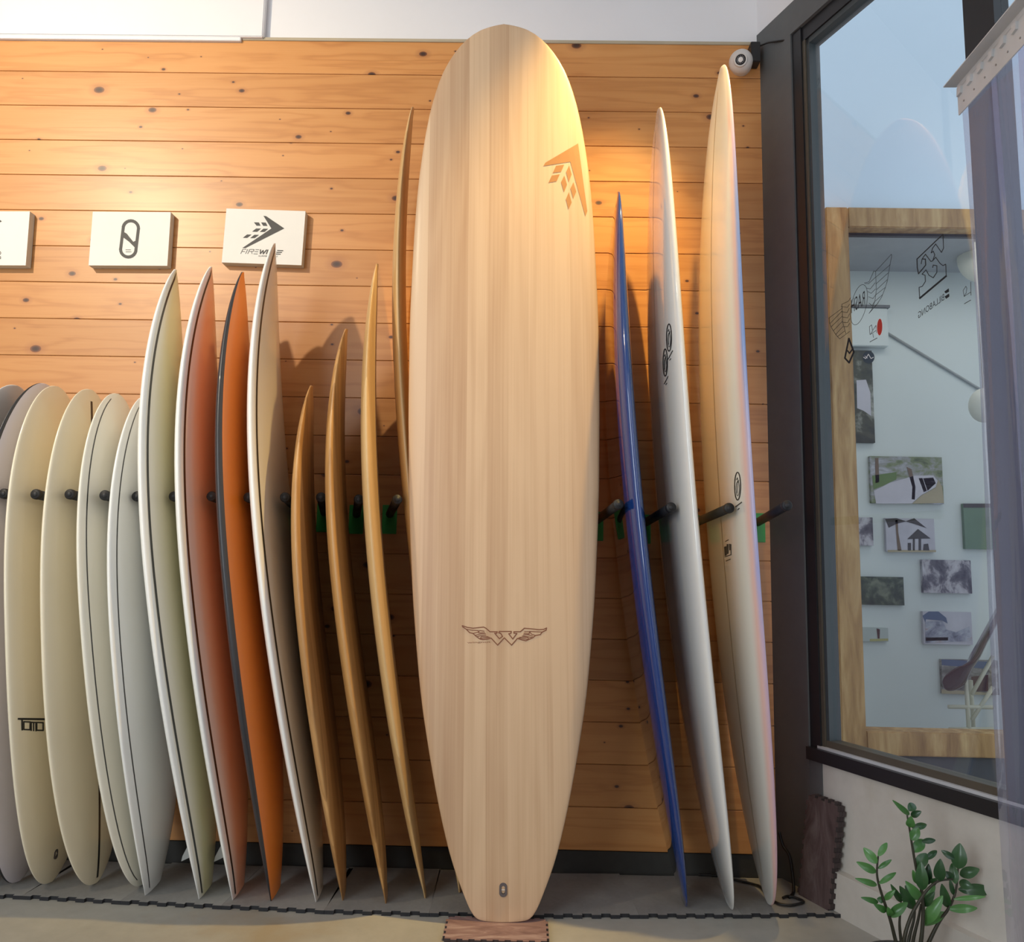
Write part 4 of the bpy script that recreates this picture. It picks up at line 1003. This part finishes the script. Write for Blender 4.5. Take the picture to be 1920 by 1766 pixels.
for nm, a, b in (('upright', st(1811, 1272), zf(st(1817, 1372))), ('upright', st(1820, 1275, .06), zf(st(1826, 1372, .06))), ('brace', st(1822, 1302), st(1862, 1230)), ('brace', st(1822, 1350), st(1862, 1288)), ('rail', st(1778, 1325), st(1862, 1326)), ('rail', st(1780, 1367), st(1862, 1367))):
    tube(nm, [a, b], .010, PALE, o, 8)
# globe lamps
for (px, py, r, lb) in ((1845, 760, .07, 'small white globe lamp hanging low in the neighbouring shop'), (1836, 482, .11, 'larger cream globe lamp hanging high in the neighbouring shop')):
    g = aty(px, py, 1.35 if r < .1 else 1.65); o = thing('globe_lamp', tuple(g), lb, 'lamp', 'globe lamps next door')
    lathe('globe', [(max(r*math.sin(a), .001), -r*1.25*math.cos(a)) for a in [math.pi*i/14 for i in range(15)]], g, (.001, 0, 1), plain('opal glass', (.78, .76, .66), .4), o, 20)
    tube('cord', [g+A3(0, 0, r), A3(g[0], g[1], 2.73)], .003, PALE, o, 6)

# ------------------------------------------------------------------ strip curtain
def atz(x, y, z):
    d = ray(x, y); return CAM+d*((z-CAM[2])/d[2])
ZR = 2.12
pa = atz(1797, 169, ZR); pb2 = atz(1920, 27, ZR); dr = pb2-pa; dr /= np.linalg.norm(dr); dn_ = A3(-dr[1], dr[0], 0)
if dn_[0] > 0: dn_ = -dn_            # points into the room (towards the window side of view)
LR = 1.3; ph = .066
o = thing('strip_curtain', (pa[0]+dr[0]*LR/2, pa[1]+dr[1]*LR/2, 0), 'clear plastic strip curtain hanging from a perforated steel rail', 'strip curtain')
def rbox(name, a0, a1, n0, n1, z0, z1, m, parent):
    P = [A3(*(pa+dr*a+dn_*n)[:2], z) for z in (z0, z1) for a, n in ((a0, n0), (a1, n0), (a1, n1), (a0, n1))]
    return hexa(name, P, m, parent)
rail = rbox('rail_plate', 0, LR, 0, .003, ZR-ph, ZR, SILVER, o)
rbox('rail_flange', -.008, LR, .0, .032, ZR+.012, ZR+.0145, SILVER, rail)
rbox('rail_bend', 0, LR, .0, .003, ZR-.002, ZR+.0135, SILVER, rail)
per = .0455
for k in range(28):
    a = .006+k*per
    if a+.02 > LR: break
    P = []
    for n_ in (.002, .009):
        P += [A3(*(pa+dr*(a+e)+dn_*n_)[:2], z) for e, z in ((0, ZR-.022), (.016, ZR-.020), (.019, ZR-.004), (.003, ZR-.001))]
    hexa('hook', P, SILVER, rail)
    c = pa+dr*(a+.022)+dn_*.0032
    V, F = tube_vf([A3(c[0], c[1], ZR-ph*.68), A3(c[0], c[1], ZR-ph*.68)+dn_*.0012], .0024, 10); mesh('rivet', V, F, plain('rivet', (.35, .34, .33), .4, metal=.6) if 'rivet' not in bpy.data.materials else bpy.data.materials['rivet'], rail)
SW = .145
for k in range(9):
    a0 = .004+k*.118; off = -.005 if k % 2 == 0 else -.014
    V = []; F = []; n = 12
    for zi, z in enumerate(np.linspace(ZR-ph*.55, .012, 14)):
        for j in range(n+1):
            q = j/n; sag = .012*math.sin(math.pi*q)*(1 if k % 2 == 0 else -1)*min(1, zi/3)+.006*math.sin(z*3.1+k)
            p = pa+dr*(a0+SW*q)+dn_*(off+sag); V.append(A3(p[0], p[1], z))
    for zi in range(13):
        for j in range(n): F.append((zi*(n+1)+j, zi*(n+1)+j+1, (zi+1)*(n+1)+j+1, (zi+1)*(n+1)+j))
    st_ = mesh('pvc_strip', V, F, PVC, o, smooth=True)

# ------------------------------------------------------------------ zz plant
YP = -.68
pp = lambda L: S(L, 1580, 1480, 6.0)
pc = aty(1702, 1790, YP); potz = .075
o = thing('potted_plant', (pc[0], YP, 0), 'green leafy houseplant in a dark pot by the low cream wall', 'plant')
lathe('pot', [(.001, .004), (.070, .004), (.074, .0), (.092, potz*.95), (.095, potz), (.086, potz), (.083, potz-.012)], A3(pc[0], YP, 0), (0.0001, 0, 1), POTM, o, 32)
lathe('soil', [(.001, .0), (.083, .0), (.06, .004), (.001, .006)], A3(pc[0], YP, potz-.016), (.0001, 0, 1), SOIL, o, 24)
stems = {'a': ([(600,1716),(540,1480),(480,1300),(410,1080),(385,930),(400,750)], .02), 'b': ([(880,1716),(905,1400),(890,1150),(850,980),(820,850),(780,620),(750,430),(725,290)], -.01),
 'c': ([(690,1716),(760,1450),(860,1260),(960,1120),(1080,1030),(1240,1010)], -.035), 'd': ([(970,1716),(1090,1480),(1190,1340),(1270,1150),(1300,880)], .015),
 'e': ([(660,1716),(640,1500),(660,1270)], .03), 'f': ([(740,1716),(800,1470),(815,1330)], .04), 'g': ([(790,1716),(850,1460),(880,1290)], .0)}
leaves = {'a': [((400,750),(500,600),60,1),((385,830),(235,655),92,1),((375,930),(155,815),78,1),((400,890),(550,790),42,1),((385,1075),(140,1000),58,1),((410,1060),(600,935),50,1),((470,1240),(590,1130),52,1),((400,1270),(205,1215),52,1),((490,1370),(350,1290),64,1),((460,1250),(385,1230),60,0),((530,1430),(730,1270),92,1),((545,1420),(505,1320),62,1)],
 'b': [((750,285),(560,120),52,1),((740,240),(808,165),80,0),((770,300),(885,245),62,0),((760,425),(770,300),82,1),((780,435),(945,395),62,0),((775,570),(855,430),90,1),((890,585),(1045,570),52,0),((795,705),(912,565),100,1),((835,880),(945,720),105,0),((930,790),(1060,688),55,0),((895,1130),(880,815),115,0),((845,1060),(788,905),60,1),((960,1070),(965,835),72,0),((880,1240),(705,1030),92,1),((1000,1060),(1060,1000),60,0)],
 'c': [((1085,1025),(1100,780),104,0),((1235,1010),(1160,920),74,0),((1300,890),(1320,605),140,0),((1255,780),(1110,685),60,0),((1270,1060),(1230,830),84,0)],
 'd': [((1320,965),(1538,895),104,0),((1310,1045),(1470,1100),92,0),((1300,1125),(1682,1135),112,0),((1250,1235),(1608,1205),44,1),((1190,1345),(1515,1335),78,1),((1180,1325),(1115,1060),92,0),((1245,1185),(1205,1000),42,0),((1150,1380),(915,1530),80,1)],
 'e': [((660,1265),(540,1065),62,0),((655,1250),(580,1155),42,1)], 'f': [((800,1340),(640,1085),112,0),((830,1240),(700,1080),70,0)], 'g': [((910,1310),(1035,1150),74,0),((920,1510),(1125,1195),112,1),((900,1250),(1040,1080),70,1)]}
lid = 0
for key, (pl, dy) in stems.items():
    q = [(aty(x, y, YP+dy)) for x, y in pp(pl)]
    root = A3(pc[0]+(q[0][0]-pc[0])*.55, YP+dy*.5, potz-.012)
    pts = spline([root]+q, 5); n = len(pts)
    sm = tube('stem', pts, [.0050-.0030*i/(n-1) for i in range(n)], STEM, o, 8)
    for (b, e, wd, yg) in leaves[key]:
        lid += 1; jb = rng.uniform(-.006, .006); je = rng.uniform(-.022, .018)
        Bp = aty(*pp([b])[0], YP+dy+jb); Tp = aty(*pp([e])[0], YP+dy+jb+je)
        ax = Tp-Bp; L = np.linalg.norm(ax); ax /= L; view = CAM-Bp; view /= np.linalg.norm(view)
        sd = np.cross(ax, view); sd /= np.linalg.norm(sd); nm = np.cross(sd, ax)
        ww = wd/6/FPX*(CD+YP)*.5*1.05
        V = []; F = []; NS, NC = 12, 6
        for i in range(NS+1):
            t = i/NS; hw_ = ww*(math.sin(math.pi*min(1, t*.98+.01)**.85))**.75+.0004
            for j in range(NC+1):
                u = 2*j/NC-1; V.append(Bp+ax*L*t+sd*hw_*u+nm*(abs(u)*hw_*.28+L*.10*math.sin(math.pi*t)))
        for i in range(NS):
            for j in range(NC): k = i*(NC+1)+j; F.append((k, k+1, k+NC+2, k+NC+1))
        mesh('leaf', V, F, LEAFL if yg else LEAFD, o, smooth=True)

# ------------------------------------------------------------------ track lights (above the frame)
def track_lamp(loc, aim, power, col, ang, label, size=.03, blend=.7):
    o = thing('track_spotlight', loc, label, 'lamp', 'warm track spotlights'); d = Vector(aim)-Vector(loc); d.normalize(); d3 = np.array(d); L0 = np.array(loc)
    lathe('lamp_can', [(.030, -.16), (.045, -.15), (.048, -.02), (.048, -.012), (.042, -.014)], L0, d3, BLACKFRAME, o, 20)
    tube('lamp_stem', [L0-d3*.12, A3(L0[0]-d3[0]*.12, L0[1]-d3[1]*.12, 3.449)], .008, BLACKFRAME, o, 8)
    l = bpy.data.lights.new('spot', 'SPOT'); l.energy = power; l.color = col; l.spot_size = math.radians(ang); l.spot_blend = blend; l.shadow_soft_size = size
    lo = link(bpy.data.objects.new('spot_light', l)); lo.parent = o; lo.location = tuple(d3*.01); lo.rotation_euler = d.to_track_quat('-Z', 'Y').to_euler()
track_lamp((-2.5, -2.5, 3.25), (-1.35, 0, 2.0), 330, (1, .84, .60), 66, 'black track spotlight aimed at the canvas signs', .05, 1.)
track_lamp((.60, -.66, 3.15), (.10, -.18, 1.65), 250, (1, .68, .24), 54, 'black track spotlight aimed at the big longboard', .03, .9)
tag(box('track_bar', (-2.6, .8, -2.52, -2.48, 3.425, 3.448), BLACKFRAME), 'black lighting track above the board row', 'lighting track')
